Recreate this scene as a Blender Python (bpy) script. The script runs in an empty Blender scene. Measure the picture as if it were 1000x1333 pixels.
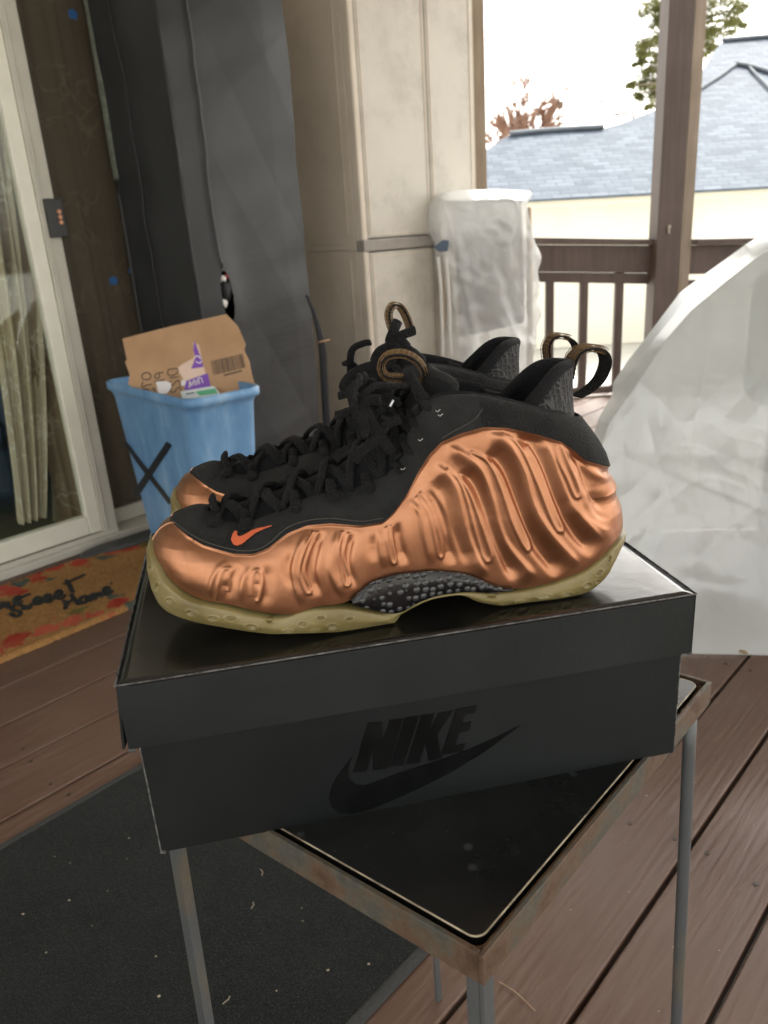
import bpy, bmesh, math, random
import numpy as np
from mathutils import Vector, Matrix
random.seed(7); rng = np.random.default_rng(7)
SC = bpy.context.scene
COL = SC.collection
CAMH = 1.0                                   # camera height above the deck (m)
# ------------------------------------------------------------------ camera solved from the photograph
F = 1000.0; PP = np.array([500.0, 666.5]); VPN = np.array([690.0, 3450.0])
_d = VPN - PP
DN = np.array([_d[0], _d[1], F]); DN /= np.linalg.norm(DN)
FW = np.array([0, 0, 1.0]); AY = FW - DN * (FW @ DN); AY /= np.linalg.norm(AY)
AZ = -DN; AX = np.cross(AY, AZ)
if AX[0] < 0: AX = -AX
C0 = np.array([0, 0, CAMH])
def ray(px, py):
    r = np.array([px - PP[0], py - PP[1], F]); return np.array([r @ AX, r @ AY, r @ AZ])
def at_z(px, py, z): r = ray(px, py); return C0 + r * ((z - CAMH) / r[2])
def at_y(px, py, y): r = ray(px, py); return C0 + r * (y / r[1])
def at_pl(px, py, n, d): r = ray(px, py); return C0 + r * ((d - n @ C0) / (n @ r))
def proj(P):
    q = np.asarray(P, float) - C0
    c = q[..., 0:1] * AX + q[..., 1:2] * AY + q[..., 2:3] * AZ
    return c[..., :2] / c[..., 2:3] * F + PP
cam = bpy.data.cameras.new('camera'); co = bpy.data.objects.new('camera', cam); COL.objects.link(co)
R = np.array([[AX[0], -AX[1], -AX[2]], [AY[0], -AY[1], -AY[2]], [AZ[0], -AZ[1], -AZ[2]]])
M4 = Matrix.Identity(4)
for i in range(3):
    for j in range(3): M4[i][j] = R[i][j]
    M4[i][3] = C0[i]
co.matrix_world = M4
cam.sensor_fit = 'HORIZONTAL'; cam.sensor_width = 36; cam.lens = 36
cam.clip_start = 0.02; cam.clip_end = 800
cam.dof.use_dof = True; cam.dof.focus_distance = 0.60; cam.dof.aperture_fstop = 15
SC.camera = co

# ------------------------------------------------------------------ materials
MATS = {}
class NT:
    def __init__(s, name):
        s.m = bpy.data.materials.new(name); s.m.use_nodes = True; s.t = s.m.node_tree; s.t.nodes.clear()
        s.out = s.t.nodes.new('ShaderNodeOutputMaterial')
    def n(s, typ, ins=None, **kw):
        nd = s.t.nodes.new(typ)
        for k, v in kw.items(): setattr(nd, k, v)
        if typ == 'ShaderNodeMix' and ins and kw.get('data_type') == 'RGBA': ins = {({'A': 6, 'B': 7, 'Factor': 0}.get(k, k)): v for k, v in ins.items()}
        for k, v in (ins or {}).items():
            if isinstance(v, tuple) and len(v) == 2 and hasattr(v[0], 'outputs'):
                o_ = v[0].outputs[v[1]]
                if v[1] == 'Result' and v[0].bl_idname == 'ShaderNodeMix': o_ = [q for q in v[0].outputs if q.enabled and q.name == 'Result'][0]
                s.t.links.new(o_, nd.inputs[k])
            elif hasattr(v, 'outputs'): s.t.links.new(v.outputs[0], nd.inputs[k])
            else: nd.inputs[k].default_value = v
        return nd
    def ramp(s, fac, stops):
        r = s.n('ShaderNodeValToRGB', {'Fac': fac}); e = r.color_ramp.elements
        while len(e) > 1: e.remove(e[0])
        e[0].position, c = stops[0]; e[0].color = c4(c)
        for p, c in stops[1:]:
            q = e.new(p); q.color = c4(c)
        return r
    def coord(s, scale=(1, 1, 1), rot=(0, 0, 0), loc=(0, 0, 0), which='Object'):
        tc = s.n('ShaderNodeTexCoord')
        if tuple(rot) != (0, 0, 0):      # turn first, then stretch
            r = s.n('ShaderNodeMapping', {'Vector': (tc, which), 'Rotation': rot}); return s.n('ShaderNodeMapping', {'Vector': r, 'Scale': scale, 'Location': loc})
        return s.n('ShaderNodeMapping', {'Vector': (tc, which), 'Scale': scale, 'Location': loc})
    def done(s, sh): s.t.links.new(sh.outputs[0], s.out.inputs['Surface']); return s.m
def c4(c): return tuple(c) + (1,) if not isinstance(c, (int, float)) else (c, c, c, 1)
def mat(name, col, rough=.6, metal=0, col2=None, nscale=20, stretch=(1, 1, 1), bump=0, bscale=200, bdist=.001, spec=.5, trans=0, sub=0, detail=6, contrast=(.35, .65), rvar=0, coat=0, sheen=0, brot=(0,0,0), specks=None):
    if name in MATS: return MATS[name]
    t = NT(name); mp = t.coord(stretch, brot)
    ins = {'Roughness': rough, 'Metallic': metal, 'Specular IOR Level': spec, 'Coat Weight': coat, 'Sheen Weight': sheen}
    nz = t.n('ShaderNodeTexNoise', {'Vector': mp, 'Scale': nscale, 'Detail': detail, 'Roughness': .6})
    if col2 is not None:
        ins['Base Color'] = t.ramp((nz, 'Fac'), [(contrast[0], col), (contrast[1], col2)])
    else: ins['Base Color'] = c4(col)
    if specks:
        sv = t.n('ShaderNodeTexVoronoi', {'Vector': mp, 'Scale': specks[0]}); sn = t.n('ShaderNodeTexNoise', {'Vector': mp, 'Scale': specks[0] * .22, 'Detail': 2.0})
        sm = t.n('ShaderNodeMath', {0: t.ramp((sv, 'Distance'), [(specks[2] * .7, (1, 1, 1)), (specks[2], (0, 0, 0))]), 1: t.ramp((sn, 'Fac'), [(.52, (0, 0, 0)), (.60, (1, 1, 1))])}, operation='MULTIPLY')
        mx = t.n('ShaderNodeMix', {'Factor': sm, 'B': c4(specks[1])}, data_type='RGBA')
        if col2 is not None: t.t.links.new(ins['Base Color'].outputs[0], mx.inputs[6])
        else: mx.inputs[6].default_value = c4(col)
        ins['Base Color'] = (mx, 'Result')
    if rvar:
        ins['Roughness'] = t.n('ShaderNodeMapRange', {'Value': (nz, 'Fac'), 'From Min': .3, 'From Max': .7, 'To Min': rough - rvar, 'To Max': rough + rvar})
    if bump:
        b2 = t.n('ShaderNodeTexNoise', {'Vector': mp, 'Scale': bscale, 'Detail': 4})
        ins['Normal'] = t.n('ShaderNodeBump', {'Height': (b2, 'Fac'), 'Strength': bump, 'Distance': bdist})
    if sub: ins['Subsurface Weight'] = sub; ins['Subsurface Radius'] = (.01, .008, .003)
    MATS[name] = t.done(t.n('ShaderNodeBsdfPrincipled', ins)); return MATS[name]

# ------------------------------------------------------------------ mesh helpers
def link(name, me, m=None, parent=None, smooth=False):
    o = bpy.data.objects.new(name, me); COL.objects.link(o)
    if m: me.materials.append(m)
    if parent: o.parent = parent
    if smooth:
        me.polygons.foreach_set('use_smooth', [True] * len(me.polygons))
    return o
def raw(name, V, Fc, m=None, parent=None, smooth=False):
    me = bpy.data.meshes.new(name); me.from_pydata([tuple(map(float, v)) for v in V], [], [tuple(int(i) for i in f) for f in Fc]); me.update()
    return link(name, me, m, parent, smooth)
def gridmesh(name, G, m=None, parent=None, closed_u=False, closed_v=False, smooth=True, solid=0, flip=False):
    nu, nv = G.shape[:2]
    V = G.reshape(-1, 3); idx = np.arange(nu * nv).reshape(nu, nv)
    a = idx if not closed_u else np.vstack([idx, idx[:1]])
    if closed_v: a = np.hstack([a, a[:, :1]])
    q = np.stack([a[:-1, :-1], a[1:, :-1], a[1:, 1:], a[:-1, 1:]], -1).reshape(-1, 4)
    if flip: q = q[:, ::-1]
    me = bpy.data.meshes.new(name)
    me.vertices.add(len(V)); me.vertices.foreach_set('co', V.astype(np.float32).ravel())
    me.loops.add(q.size); me.loops.foreach_set('vertex_index', q.astype(np.int32).ravel())
    me.polygons.add(len(q)); me.polygons.foreach_set('loop_start', np.arange(0, q.size, 4, dtype=np.int32))
    me.update(calc_edges=True); me.validate()
    o = link(name, me, m, parent, smooth)
    if solid:
        s = o.modifiers.new('solid', 'SOLIDIFY'); s.thickness = solid; s.offset = -1
    return o
class MB:
    """collects pieces, builds ONE mesh"""
    def __init__(s): s.V = []; s.F = []
    def add(s, V, Fc):
        b = len(s.V); s.V += [tuple(map(float, v)) for v in V]; s.F += [tuple(int(i) + b for i in f) for f in Fc]; return s
    def box(s, o, ax, ay, az):
        o, ax, ay, az = map(np.array, (o, ax, ay, az))
        V = [o + i * ax + j * ay + k * az for k in (0, 1) for j in (0, 1) for i in (0, 1)]
        return s.add(V, [(0, 2, 3, 1), (4, 5, 7, 6), (0, 1, 5, 4), (2, 6, 7, 3), (0, 4, 6, 2), (1, 3, 7, 5)])
    def aabb(s, x0, x1, y0, y1, z0, z1): return s.box((x0, y0, z0), (x1 - x0, 0, 0), (0, y1 - y0, 0), (0, 0, z1 - z0))
    def prism(s, pts, off):
        n = len(pts); pts = [np.array(p, float) for p in pts]; off = np.array(off, float)
        V = pts + [p + off for p in pts]
        return s.add(V, [tuple(range(n))[::-1], tuple(range(n, 2 * n))] + [(i, (i + 1) % n, n + (i + 1) % n, n + i) for i in range(n)])
    def tube(s, path, r, nseg=8, flat=1.0, up=(0, 0, 1)):
        P = np.array(path, float); n = len(P); rr = np.broadcast_to(np.array(r, float), (n,))
        T = np.gradient(P, axis=0); T /= np.linalg.norm(T, axis=1)[:, None] + 1e-12
        V = []; last = None
        for i in range(n):
            u = np.array(up, float) if last is None else last
            u = u - T[i] * (u @ T[i])
            if np.linalg.norm(u) < 1e-4: u = np.array([1.0, .1, 0]) - T[i] * T[i][0]
            u /= np.linalg.norm(u); last = u; w = np.cross(T[i], u)
            for k in range(nseg):
                a = 2 * math.pi * k / nseg
                V.append(P[i] + rr[i] * (math.cos(a) * w + flat * math.sin(a) * u))
        Fc = [(i * nseg + k, i * nseg + (k + 1) % nseg, (i + 1) * nseg + (k + 1) % nseg, (i + 1) * nseg + k) for i in range(n - 1) for k in range(nseg)]
        Fc += [tuple(range(nseg))[::-1], tuple((n - 1) * nseg + k for k in range(nseg))]
        return s.add(V, Fc)
    def build(s, name, m=None, parent=None, smooth=False, bevel=0, seg=2):
        o = raw(name, s.V, s.F, m, parent, smooth)
        bm = bmesh.new(); bm.from_mesh(o.data); bmesh.ops.recalc_face_normals(bm, faces=bm.faces); bm.to_mesh(o.data); bm.free()
        if bevel:
            b = o.modifiers.new('bevel', 'BEVEL'); b.width = bevel; b.segments = seg; b.limit_method = 'ANGLE'
            if not smooth: o.data.polygons.foreach_set('use_smooth', [True] * len(o.data.polygons)); b.harden_normals = True
        return o
def empty(name, loc=(0, 0, 0)):
    o = bpy.data.objects.new(name, None); COL.objects.link(o); o.location = tuple(map(float, loc)); o.empty_display_size = .05
    return o
def tag(o, label, cat=None, group=None, kind=None):
    if label: o['label'] = label
    if cat: o['category'] = cat
    if group: o['group'] = group
    if kind: o['kind'] = kind
    return o
def thing(name, loc, label, cat, group=None): return tag(empty(name, loc), label, cat, group)
def settle(root):
    """parts were modelled in world coordinates: keep them there under a root that has a location"""
    bpy.context.view_layer.update()
    inv = root.matrix_world.inverted()
    for ch in root.children: ch.matrix_parent_inverse = inv
def smooth_path(pts, n=40):
    P = np.array(pts, float)
    if len(P) < 3:
        t = np.linspace(0, 1, n)[:, None]; return P[0] * (1 - t) + P[-1] * t
    d = np.r_[0, np.cumsum(np.linalg.norm(np.diff(P, axis=0), axis=1))]
    Q = np.vstack([2 * P[0] - P[1], P, 2 * P[-1] - P[-2]]); t = np.linspace(0, d[-1], n); out = []
    for x in t:
        i = min(np.searchsorted(d, x, side='right') - 1, len(P) - 2); u = (x - d[i]) / (d[i + 1] - d[i] + 1e-12)
        p0, p1, p2, p3 = Q[i:i + 4]
        out.append(.5 * ((2 * p1) + (-p0 + p2) * u + (2 * p0 - 5 * p1 + 4 * p2 - p3) * u * u + (-p0 + 3 * p1 - 3 * p2 + p3) * u ** 3))
    return np.array(out)
def sstep(a, b, x): t = np.clip((x - a) / (b - a), 0, 1); return t * t * (3 - 2 * t)
def fnoise(P, scale, seed=0, octs=4):
    """cheap smooth noise: sums of sines, vectorised"""
    r = np.random.default_rng(seed); v = np.zeros(P.shape[:-1]); a = 1.0; tot = 0
    for o in range(octs):
        for k in range(3):
            d = r.normal(size=3); d /= np.linalg.norm(d)
            v += a * np.sin(P @ d * scale * (2 ** o) * r.uniform(.7, 1.3) + r.uniform(0, 6.28))
        tot += a * 1.7; a *= .5
    return v / tot

def crumple(P, seed, n=7, f0=1.5, f1=6.0, warp=.25, dirs=None):
    """facets with straight sharp creases, as in folded sheet: triangle waves across the sheet, each fading in and out"""
    r = np.random.default_rng(seed); out = np.zeros(P.shape[:-1]); tot = 0
    Q = P + warp * .3 * np.stack([fnoise(P, 1.2, seed + k, 2) for k in (1, 2, 3)], -1)
    for k in range(n):
        f = f0 * (f1 / f0) ** (k / max(1, n - 1)); a = dirs[k % len(dirs)] + r.normal(0, .35) if dirs else r.uniform(0, np.pi)
        d = np.array([np.cos(a), .15 * r.normal(), np.sin(a)]); x = Q @ d * f + r.uniform(0, 1)
        m = np.clip(fnoise(P, f * .8, seed + 10 + k, 2) * 1.6 + .25, 0, 1)
        out += np.abs((x % 1) - .5) * 2 * m / f; tot += 1 / f
    return out / tot
# ------------------------------------------------------------------ frames of the place
HT = 0.2411                                   # camera above the lid
ZL = CAMH - HT                                # lid top
ZT = ZL - 0.1335                              # table tile top
TH = math.radians(10.2)
E1 = np.array([math.cos(TH), math.sin(TH), 0]); E2 = np.array([-math.sin(TH), math.cos(TH), 0]); E3 = np.array([0, 0, 1.0])
A0 = at_z(150, 893, ZL)                       # front left corner of the lid
def BX(x, y, z): return A0 + E1 * x + E2 * y + E3 * z           # box frame -> world
def S2W(P): return A0 + P[..., 0:1] * E1 + P[..., 1:2] * E2 + P[..., 2:3] * E3
def px2s(px, py, yo):
    r = ray(px, py); t = (yo + (A0 - C0) @ E2) / (r @ E2); P = C0 + r * t
    return float((P - A0) @ E1), float((P - A0) @ E3)
DA = math.radians(46.3)
U = np.array([math.cos(DA), math.sin(DA), 0]); N = np.array([-math.sin(DA), math.cos(DA), 0])
def WP(u, w, z): return U * u + N * w + np.array([0, 0, z])
def at_w(px, py, w): return at_pl(px, py, N, w)
def u_of(px, py, w): return float(at_w(px, py, w) @ U)
def z_of(px, py, w): return float(at_w(px, py, w)[2])

# ================================================================== THE SHOES
def copper_mat():
    t = NT('copper_shell'); mp = t.coord()
    nz = t.n('ShaderNodeTexNoise', {'Vector': mp, 'Scale': 45.0, 'Detail': 6.0, 'Roughness': .65})
    fine = t.n('ShaderNodeTexNoise', {'Vector': mp, 'Scale': 900.0, 'Detail': 3.0})
    col = t.ramp((nz, 'Fac'), [(.3, (.36, .158, .078)), (.7, (.46, .216, .118))])
    ro = t.n('ShaderNodeMapRange', {'Value': (nz, 'Fac'), 'From Min': .3, 'From Max': .7, 'To Min': .33, 'To Max': .42})
    bp = t.n('ShaderNodeBump', {'Height': (fine, 'Fac'), 'Strength': .12, 'Distance': .0004})
    return t.done(t.n('ShaderNodeBsdfPrincipled', {'Base Color': col, 'Metallic': .92, 'Roughness': ro, 'Normal': bp, 'Coat Weight': .15, 'Coat Roughness': .3}))
def fabric(name, c, sc, bump=.6, c2=None):
    t = NT(name); mp = t.coord()
    w = t.n('ShaderNodeTexVoronoi', {'Vector': mp, 'Scale': sc})
    nz = t.n('ShaderNodeTexNoise', {'Vector': mp, 'Scale': 60.0, 'Detail': 5.0})
    col = t.ramp((nz, 'Fac'), [(.3, c), (.75, c2 or tuple(x * 1.8 for x in c))])
    bp = t.n('ShaderNodeBump', {'Height': (w, 'Distance'), 'Strength': bump, 'Distance': .0012})
    return t.done(t.n('ShaderNodeBsdfPrincipled', {'Base Color': col, 'Roughness': .85, 'Normal': bp, 'Sheen Weight': .03, 'Sheen Roughness': .5, 'Specular IOR Level': .18}))
def honey_mat(name, c_cell, c_wall, sc, rough=.5, bd=.002):
    t = NT(name); mp = t.coord()
    v = t.n('ShaderNodeTexVoronoi', {'Vector': mp, 'Scale': sc, 'Randomness': .35}, feature='DISTANCE_TO_EDGE')
    m = t.ramp((v, 'Distance'), [(.06, c_wall), (.16, c_cell)])
    h = t.ramp((v, 'Distance'), [(.05, (1, 1, 1)), (.2, (0, 0, 0))])
    bp = t.n('ShaderNodeBump', {'Height': h, 'Strength': 1.0, 'Distance': bd})
    return t.done(t.n('ShaderNodeBsdfPrincipled', {'Base Color': m, 'Roughness': rough, 'Normal': bp}))
def webbing_mat():
    t = NT('tan_and_black_webbing'); mp = t.coord()
    w = t.n('ShaderNodeTexWave', {'Vector': t.coord(rot=(0, 0, -TH)), 'Scale': 55.0, 'Distortion': 1.0, 'Detail': 1.0}, bands_direction='Y')
    v = t.n('ShaderNodeTexVoronoi', {'Vector': mp, 'Scale': 520.0})
    mx = t.n('ShaderNodeMath', {0: (w, 'Fac'), 1: (v, 'Distance')}, operation='ADD')
    col = t.ramp(mx, [(.52, (.012, .011, .010)), (.62, (.27, .15, .055))])
    bp = t.n('ShaderNodeBump', {'Height': (v, 'Distance'), 'Strength': .8, 'Distance': .001})
    return t.done(t.n('ShaderNodeBsdfPrincipled', {'Base Color': col, 'Roughness': .7, 'Normal': bp}))
M_cop = copper_mat()
M_nub = fabric('black_nubuck', (.0125, .0134, .0138), 1300, .6, (.025, .026, .0258))
M_knit = fabric('black_knit_lining', (.006, .006, .007), 900, .7)
M_knit2 = fabric('ribbed_knit_collar', (.0075, .0078, .008), 900, .8, (.017, .0172, .017))
M_lace = fabric('black_lace_cord', (.0055, .0056, .0062), 700, .9)
M_web = webbing_mat()
M_mesh = honey_mat('honeycomb_mesh_fabric', (.006, .006, .007), (.035, .036, .037), 230, .7, .0015)
def bubble_mat():
    t = NT('bubbled_carbon_plate'); v = t.n('ShaderNodeTexVoronoi', {'Vector': t.coord(), 'Scale': 175.0, 'Randomness': .45})
    c = t.ramp((v, 'Distance'), [(.24, (.055, .058, .06)), (.42, (.004, .004, .005))]); h = t.ramp((v, 'Distance'), [(.1, (1, 1, 1)), (.42, (0, 0, 0))])
    return t.done(t.n('ShaderNodeBsdfPrincipled', {'Base Color': c, 'Roughness': .2, 'Normal': t.n('ShaderNodeBump', {'Height': h, 'Strength': .8, 'Distance': .0014})}))
M_plate = bubble_mat()
def rubber_mat():
    t = NT('yellowed_translucent_rubber'); mp = t.coord()
    nz = t.n('ShaderNodeTexNoise', {'Vector': mp, 'Scale': 30.0, 'Detail': 6.0})
    fn = t.n('ShaderNodeTexNoise', {'Vector': mp, 'Scale': 400.0, 'Detail': 3.0})
    col = t.ramp((nz, 'Fac'), [(.3, (.135, .105, .036)), (.55, (.20, .162, .064)), (.75, (.25, .21, .105))])
    bp = t.n('ShaderNodeBump', {'Height': (fn, 'Fac'), 'Strength': .25, 'Distance': .0006})
    return t.done(t.n('ShaderNodeBsdfPrincipled', {'Base Color': col, 'Roughness': .42, 'Subsurface Weight': .35, 'Subsurface Radius': (.006, .005, .002), 'Subsurface Scale': 1.0, 'Normal': bp}))
M_rub = rubber_mat()
M_tan = mat('tan_thread', (.15, .088, .036), .75)
M_orange = mat('orange_thread', (.62, .13, .05), .5, bump=.5, bscale=1500)
M_thread = mat('pale_stitching', (.55, .33, .2), .6)

XT, XH = .0245, .3515
def wfun(s):
    wm = np.interp(s, [0, .2, .33, .5, .62, .8, 1], [.050, .053, .054, .0475, .043, .042, .041])
    a = np.clip(1 - s / .24, 0, 1); b = np.clip((s - .84) / .16, 0, 1)
    return wm * np.sqrt(np.clip(1 - a ** 2.5, 0, 1)) * np.sqrt(np.clip(1 - b ** 2.4, 0, 1))
def ycf(s): return np.interp(s, [0, .33, .6, .8, 1], [.074, .0745, .067, .062, .062])
ST = .075
def wrf(s):
    t = np.clip((s - ST) / (.2 - ST), 0, 1)
    wm = np.interp(s, [0, .2, .3, .5, .6, .7, .85, 1], [.019, .019, .021, .023, .027, .032, .033, .031])
    b = np.clip((s - .84) / .16, 0, 1)
    return wm * np.sqrt(t) * np.sqrt(np.clip(1 - b ** 2.4, 0, 1))
def map_poly(pts, wfn, xa, xb):
    out = []
    for px, py in pts:
        y = .04
        for _ in range(12):
            x, z = px2s(px, py, y); s = min(max((x - xa) / (xb - xa), 0), 1)
            y = .5 * y + .5 * float(ycf(s) - wfn(s))
        out.append((x, z))
    out.sort(); return np.array(out)
def curve(pts, wfn, xa, xb):
    q = map_poly(pts, wfn, xa, xb)
    def f(x):
        k = np.linspace(-.006, .006, 7)
        return np.mean([np.interp(x + d, q[:, 0], q[:, 1]) for d in k], axis=0)
    return f
XR0, XR1 = .040, .3175
rimP = [(218, 675), (228, 669), (245, 662), (262, 664), (285, 678), (320, 681), (350, 670), (375, 652), (400, 645), (430, 644), (460, 632), (492, 614), (515, 590), (532, 557), (548, 528), (575, 515), (610, 514), (650, 520), (690, 529), (715, 537), (735, 540), (752, 545)]
zrim = curve(rimP, wrf, XR0, XR1)
midP = [(196, 704), (202, 718), (210, 741), (231, 765), (255, 781), (290, 786), (330, 798), (370, 803), (400, 791), (450, 788), (500, 798), (530, 782), (560, 771), (600, 766), (640, 770), (680, 767), (720, 758), (760, 743), (795, 712), (803, 700)]
zmid = curve(midP, wfun, XT, XH)
shlP = [(196, 704), (202, 718), (210, 741), (231, 765), (255, 781), (290, 786), (330, 798), (370, 803), (400, 791), (440, 787), (458, 778), (480, 763), (510, 753), (560, 748), (600, 751), (640, 768), (680, 767), (720, 758), (760, 743), (795, 712), (803, 700)]
zshl = curve(shlP, wfun, XT, XH)
botP = [(193, 737), (200, 768), (215, 790), (240, 804), (290, 818), (350, 828), (430, 828), (480, 824), (500, 814), (530, 796), (560, 781), (600, 774), (625, 786), (650, 791), (700, 788), (750, 779), (780, 766), (797, 746), (803, 715)]
_zb = curve(botP, wfun, XT, XH)
def zbot(x): return np.maximum(_zb(x), 0.0008)
def heelx(z):      # heel silhouette, local x as a function of height
    return np.interp(z, [.0, .0124, .0215, .0335, .0425, .053, .0628, .0655, .0690, .0778, .082, .0935, .104, .1155, .13], [.345, .3500, .3512, .3518, .3516, .3495, .3450, .3446, .3450, .3401, .3385, .3345, .328, .3195, .3135])
def toex(z): return np.interp(z, [0, .02, .03, .045, .052, .058, .0644, .0702, .0746, .085], [.050, .032, .027, .0245, .0243, .0245, .0269, .0318, .0394, .047])
def toesole(z): return np.interp(z, [0, .006, .019, .031, .045, .056, .062], [.045, .0288, .0221, .0197, .0195, .0211, .0242])
S = np.unique(np.round(np.r_[np.linspace(0, .06, 70) ** 1.0, np.linspace(0, .02, 30), np.linspace(.06, .9, 440), np.linspace(.9, 1, 70), 1 - np.linspace(0, .02, 24)], 6))
zb_end1 = None
def surf(s, v, z0f=None):
    """near half of the shell: s along the shoe, v from sole to rim"""
    th = v * math.pi / 2
    sr, cr = np.sin(th), np.cos(th)
    xb = XT + s * (XH - XT); xr = XR0 + s * (XR1 - XR0)
    z0 = (z0f or zshl)(xb); z1 = zrim(xr)
    # boxier section at the heel and ankle than at the forefoot
    k = sstep(.5, .75, s)
    pz = .92 + .25 * k; pc = .80 - .25 * k
    z = z0 + (z1 - z0) * sr ** pz
    x0 = toex(z); x1 = heelx(z)
    x = x0 + s * (x1 - x0)
    mixr = sstep(.3, 1, v)
    x = x * (1 - mixr * (1 - sstep(.0, .12, s))) + (xr) * mixr * (1 - sstep(.0, .12, s)) if False else x
    w, wr = wfun(s), wrf(s)
    y = wr + (w - wr) * cr ** pc + w * (.075 + .05 * k) * np.sin(np.pi * v ** .8)
    y = ycf(s) - y
    return np.stack([x, y, z], -1)
bndP = np.array([(150, 640), (214, 662), (222, 678), (232, 688), (245, 699), (265, 711), (285, 717), (305, 722), (330, 722), (350, 714), (375, 695), (400, 685), (430, 682), (470, 685), (500, 680), (515, 665), (530, 645), (545, 615), (560, 590), (575, 575), (600, 564), (630, 556), (660, 557), (700, 566), (730, 576), (748, 588), (762, 600), (785, 607), (815, 609)], float)
vv = np.linspace(0, 1, 240)
base = surf(S[:, None], np.broadcast_to(vv, (len(S), 240)))
pb = proj(S2W(base))
VB = np.ones(len(S))
for i in range(len(S)):
    g = pb[i, :, 1] - np.interp(pb[i, :, 0], bndP[:, 0], bndP[:, 1])
    k = np.where((g[:-1] > 0) & (g[1:] <= 0))[0]
    if len(k): j = k[0]; VB[i] = vv[j] + (vv[j + 1] - vv[j]) * g[j] / (g[j] - g[j + 1])
i0 = np.argmax(VB < .995)
VB = np.convolve(np.r_[[VB[0]] * 2, VB, [VB[-1]] * 2], np.ones(5) / 5, 'valid')

# ---- the moulded ribs: crest, groove and loop lines traced in the side view (pixels of the photograph)
CR = []   # (polyline, sigma, height mm, end taper px)
def rib(pts, sg, h, tp=20):
    k = 1.0 if tp < 10 else 1.2
    CR.append((smooth_path([(a, b, 0) for a, b in pts], 40)[:, :2], sg * k, h * (.75 if tp < 10 else (1.0 if h > 0 else 1.35)), tp))
def loop(pts, h=1.0, sg=1.9): rib(pts, sg, h, 3)
rib([(271, 783), (276, 757), (286, 739), (300, 729)], 2.4, 1.0); rib([(281, 783), (285, 757), (291, 742), (298, 740), (301, 748), (296, 772)], 1.8, .9, 2); rib([(312, 733), (300, 758), (293, 786)], 3.0, -1.0)
rib([(290, 775), (294, 752)], 2.4, -.9)
rib([(314, 787), (316, 757), (326, 735)], 2.4, 1.0); rib([(328, 777), (328, 755), (332, 743), (338, 744), (342, 756), (338, 779), (332, 783)], 1.7, .9, 2); rib([(345, 731), (347, 765), (340, 795)], 3.2, -1.1); rib([(335, 770), (335, 752)], 2.2, -.9)
rib([(393, 790), (381, 747), (388, 716), (403, 689)], 2.6, 1.4); loop([(409, 690), (396, 718), (390, 746), (399, 771), (404, 772), (404, 766), (397, 745), (402, 721), (415, 690)], 1.1, 1.7); rib([(417, 779), (408, 745), (413, 715), (422, 689)], 3.2, -1.5)
rib([(384, 770), (374, 745), (380, 715)], 4, -.8)
rib([(448, 780), (431, 746), (433, 715), (441, 689)], 2.6, 1.4); loop([(446, 690), (441, 720), (446, 748), (450, 762), (456, 760), (455, 748), (448, 722), (455, 692)], 1.1, 1.7); rib([(464, 768), (454, 735), (456, 710), (463, 690)], 3.2, -1.5)
rib([(501, 742), (495, 715), (495, 686)], 2.6, 1.3); loop([(503, 684), (505, 710), (510, 731), (515, 732), (515, 724), (511, 702), (510, 682)], 1.1, 1.7); rib([(530, 738), (521, 702), (518, 676)], 3.2, -1.5)
rib([(488, 735), (484, 690)], 4, -.8)
rib([(562, 738), (553, 702), (546, 668), (533, 650)], 2.6, 1.4); loop([(541, 645), (558, 668), (567, 703), (571, 724), (576, 725), (577, 716), (571, 692), (560, 660), (545, 640)], 1.1, 1.7); rib([(592, 738), (583, 700), (574, 668), (556, 636)], 3.6, -1.7)
rib([(548, 640), (565, 655), (578, 690), (584, 715)], 2.2, .8)
rib([(563, 604), (578, 613), (592, 632), (600, 660), (609, 697), (622, 728), (636, 752)], 3.4, 1.9); loop([(580, 609), (597, 624), (608, 652), (618, 690), (629, 725), (636, 731), (640, 725), (635, 708), (624, 675), (613, 645), (598, 618)], 1.1, 1.8); rib([(598, 612), (617, 630), (631, 660), (644, 697), (658, 730), (672, 758)], 4.6, -2.3)
rib([(560, 625), (580, 650), (592, 690), (612, 738)], 5.5, -1.3)
rib([(579, 581), (602, 590), (625, 610), (640, 648), (650, 686), (664, 715), (700, 755)], 3.6, 2.0); loop([(611, 587), (636, 601), (652, 635), (667, 680), (682, 711), (688, 717), (692, 710), (684, 690), (669, 655), (655, 622), (640, 600)], 1.1, 1.8); rib([(632, 586), (657, 612), (674, 655), (686, 688), (702, 718), (730, 752)], 5.0, -2.5)
rib([(632, 561), (660, 575), (682, 613), (694, 655), (714, 690), (756, 738)], 3.6, 2.0); loop([(651, 562), (676, 580), (699, 628), (716, 672), (727, 692), (733, 691), (732, 682), (720, 650), (706, 612), (688, 578)], 1.1, 1.8); rib([(672, 563), (700, 590), (719, 635), (735, 672), (752, 700), (776, 724)], 5.2, -2.5)
loop([(723, 578), (727, 598), (738, 622), (747, 643), (751, 648), (755, 643), (751, 628), (741, 605), (730, 579), (725, 576)], 1.2, 1.8)
rib([(702, 568), (717, 590), (730, 625), (748, 662), (785, 705)], 3.2, 1.3)
rib([(740, 580), (757, 604), (768, 635), (782, 655), (799, 664)], 4.5, -2.0); rib([(752, 588), (770, 612), (798, 628)], 3.5, 1.2); rib([(745, 648), (762, 675), (785, 690), (801, 688)], 4.5, 1.5)
rib([(765, 640), (780, 668), (800, 676)], 4, -1.2); rib([(775, 612), (803, 617)], 3.5, -1.6)
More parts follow.
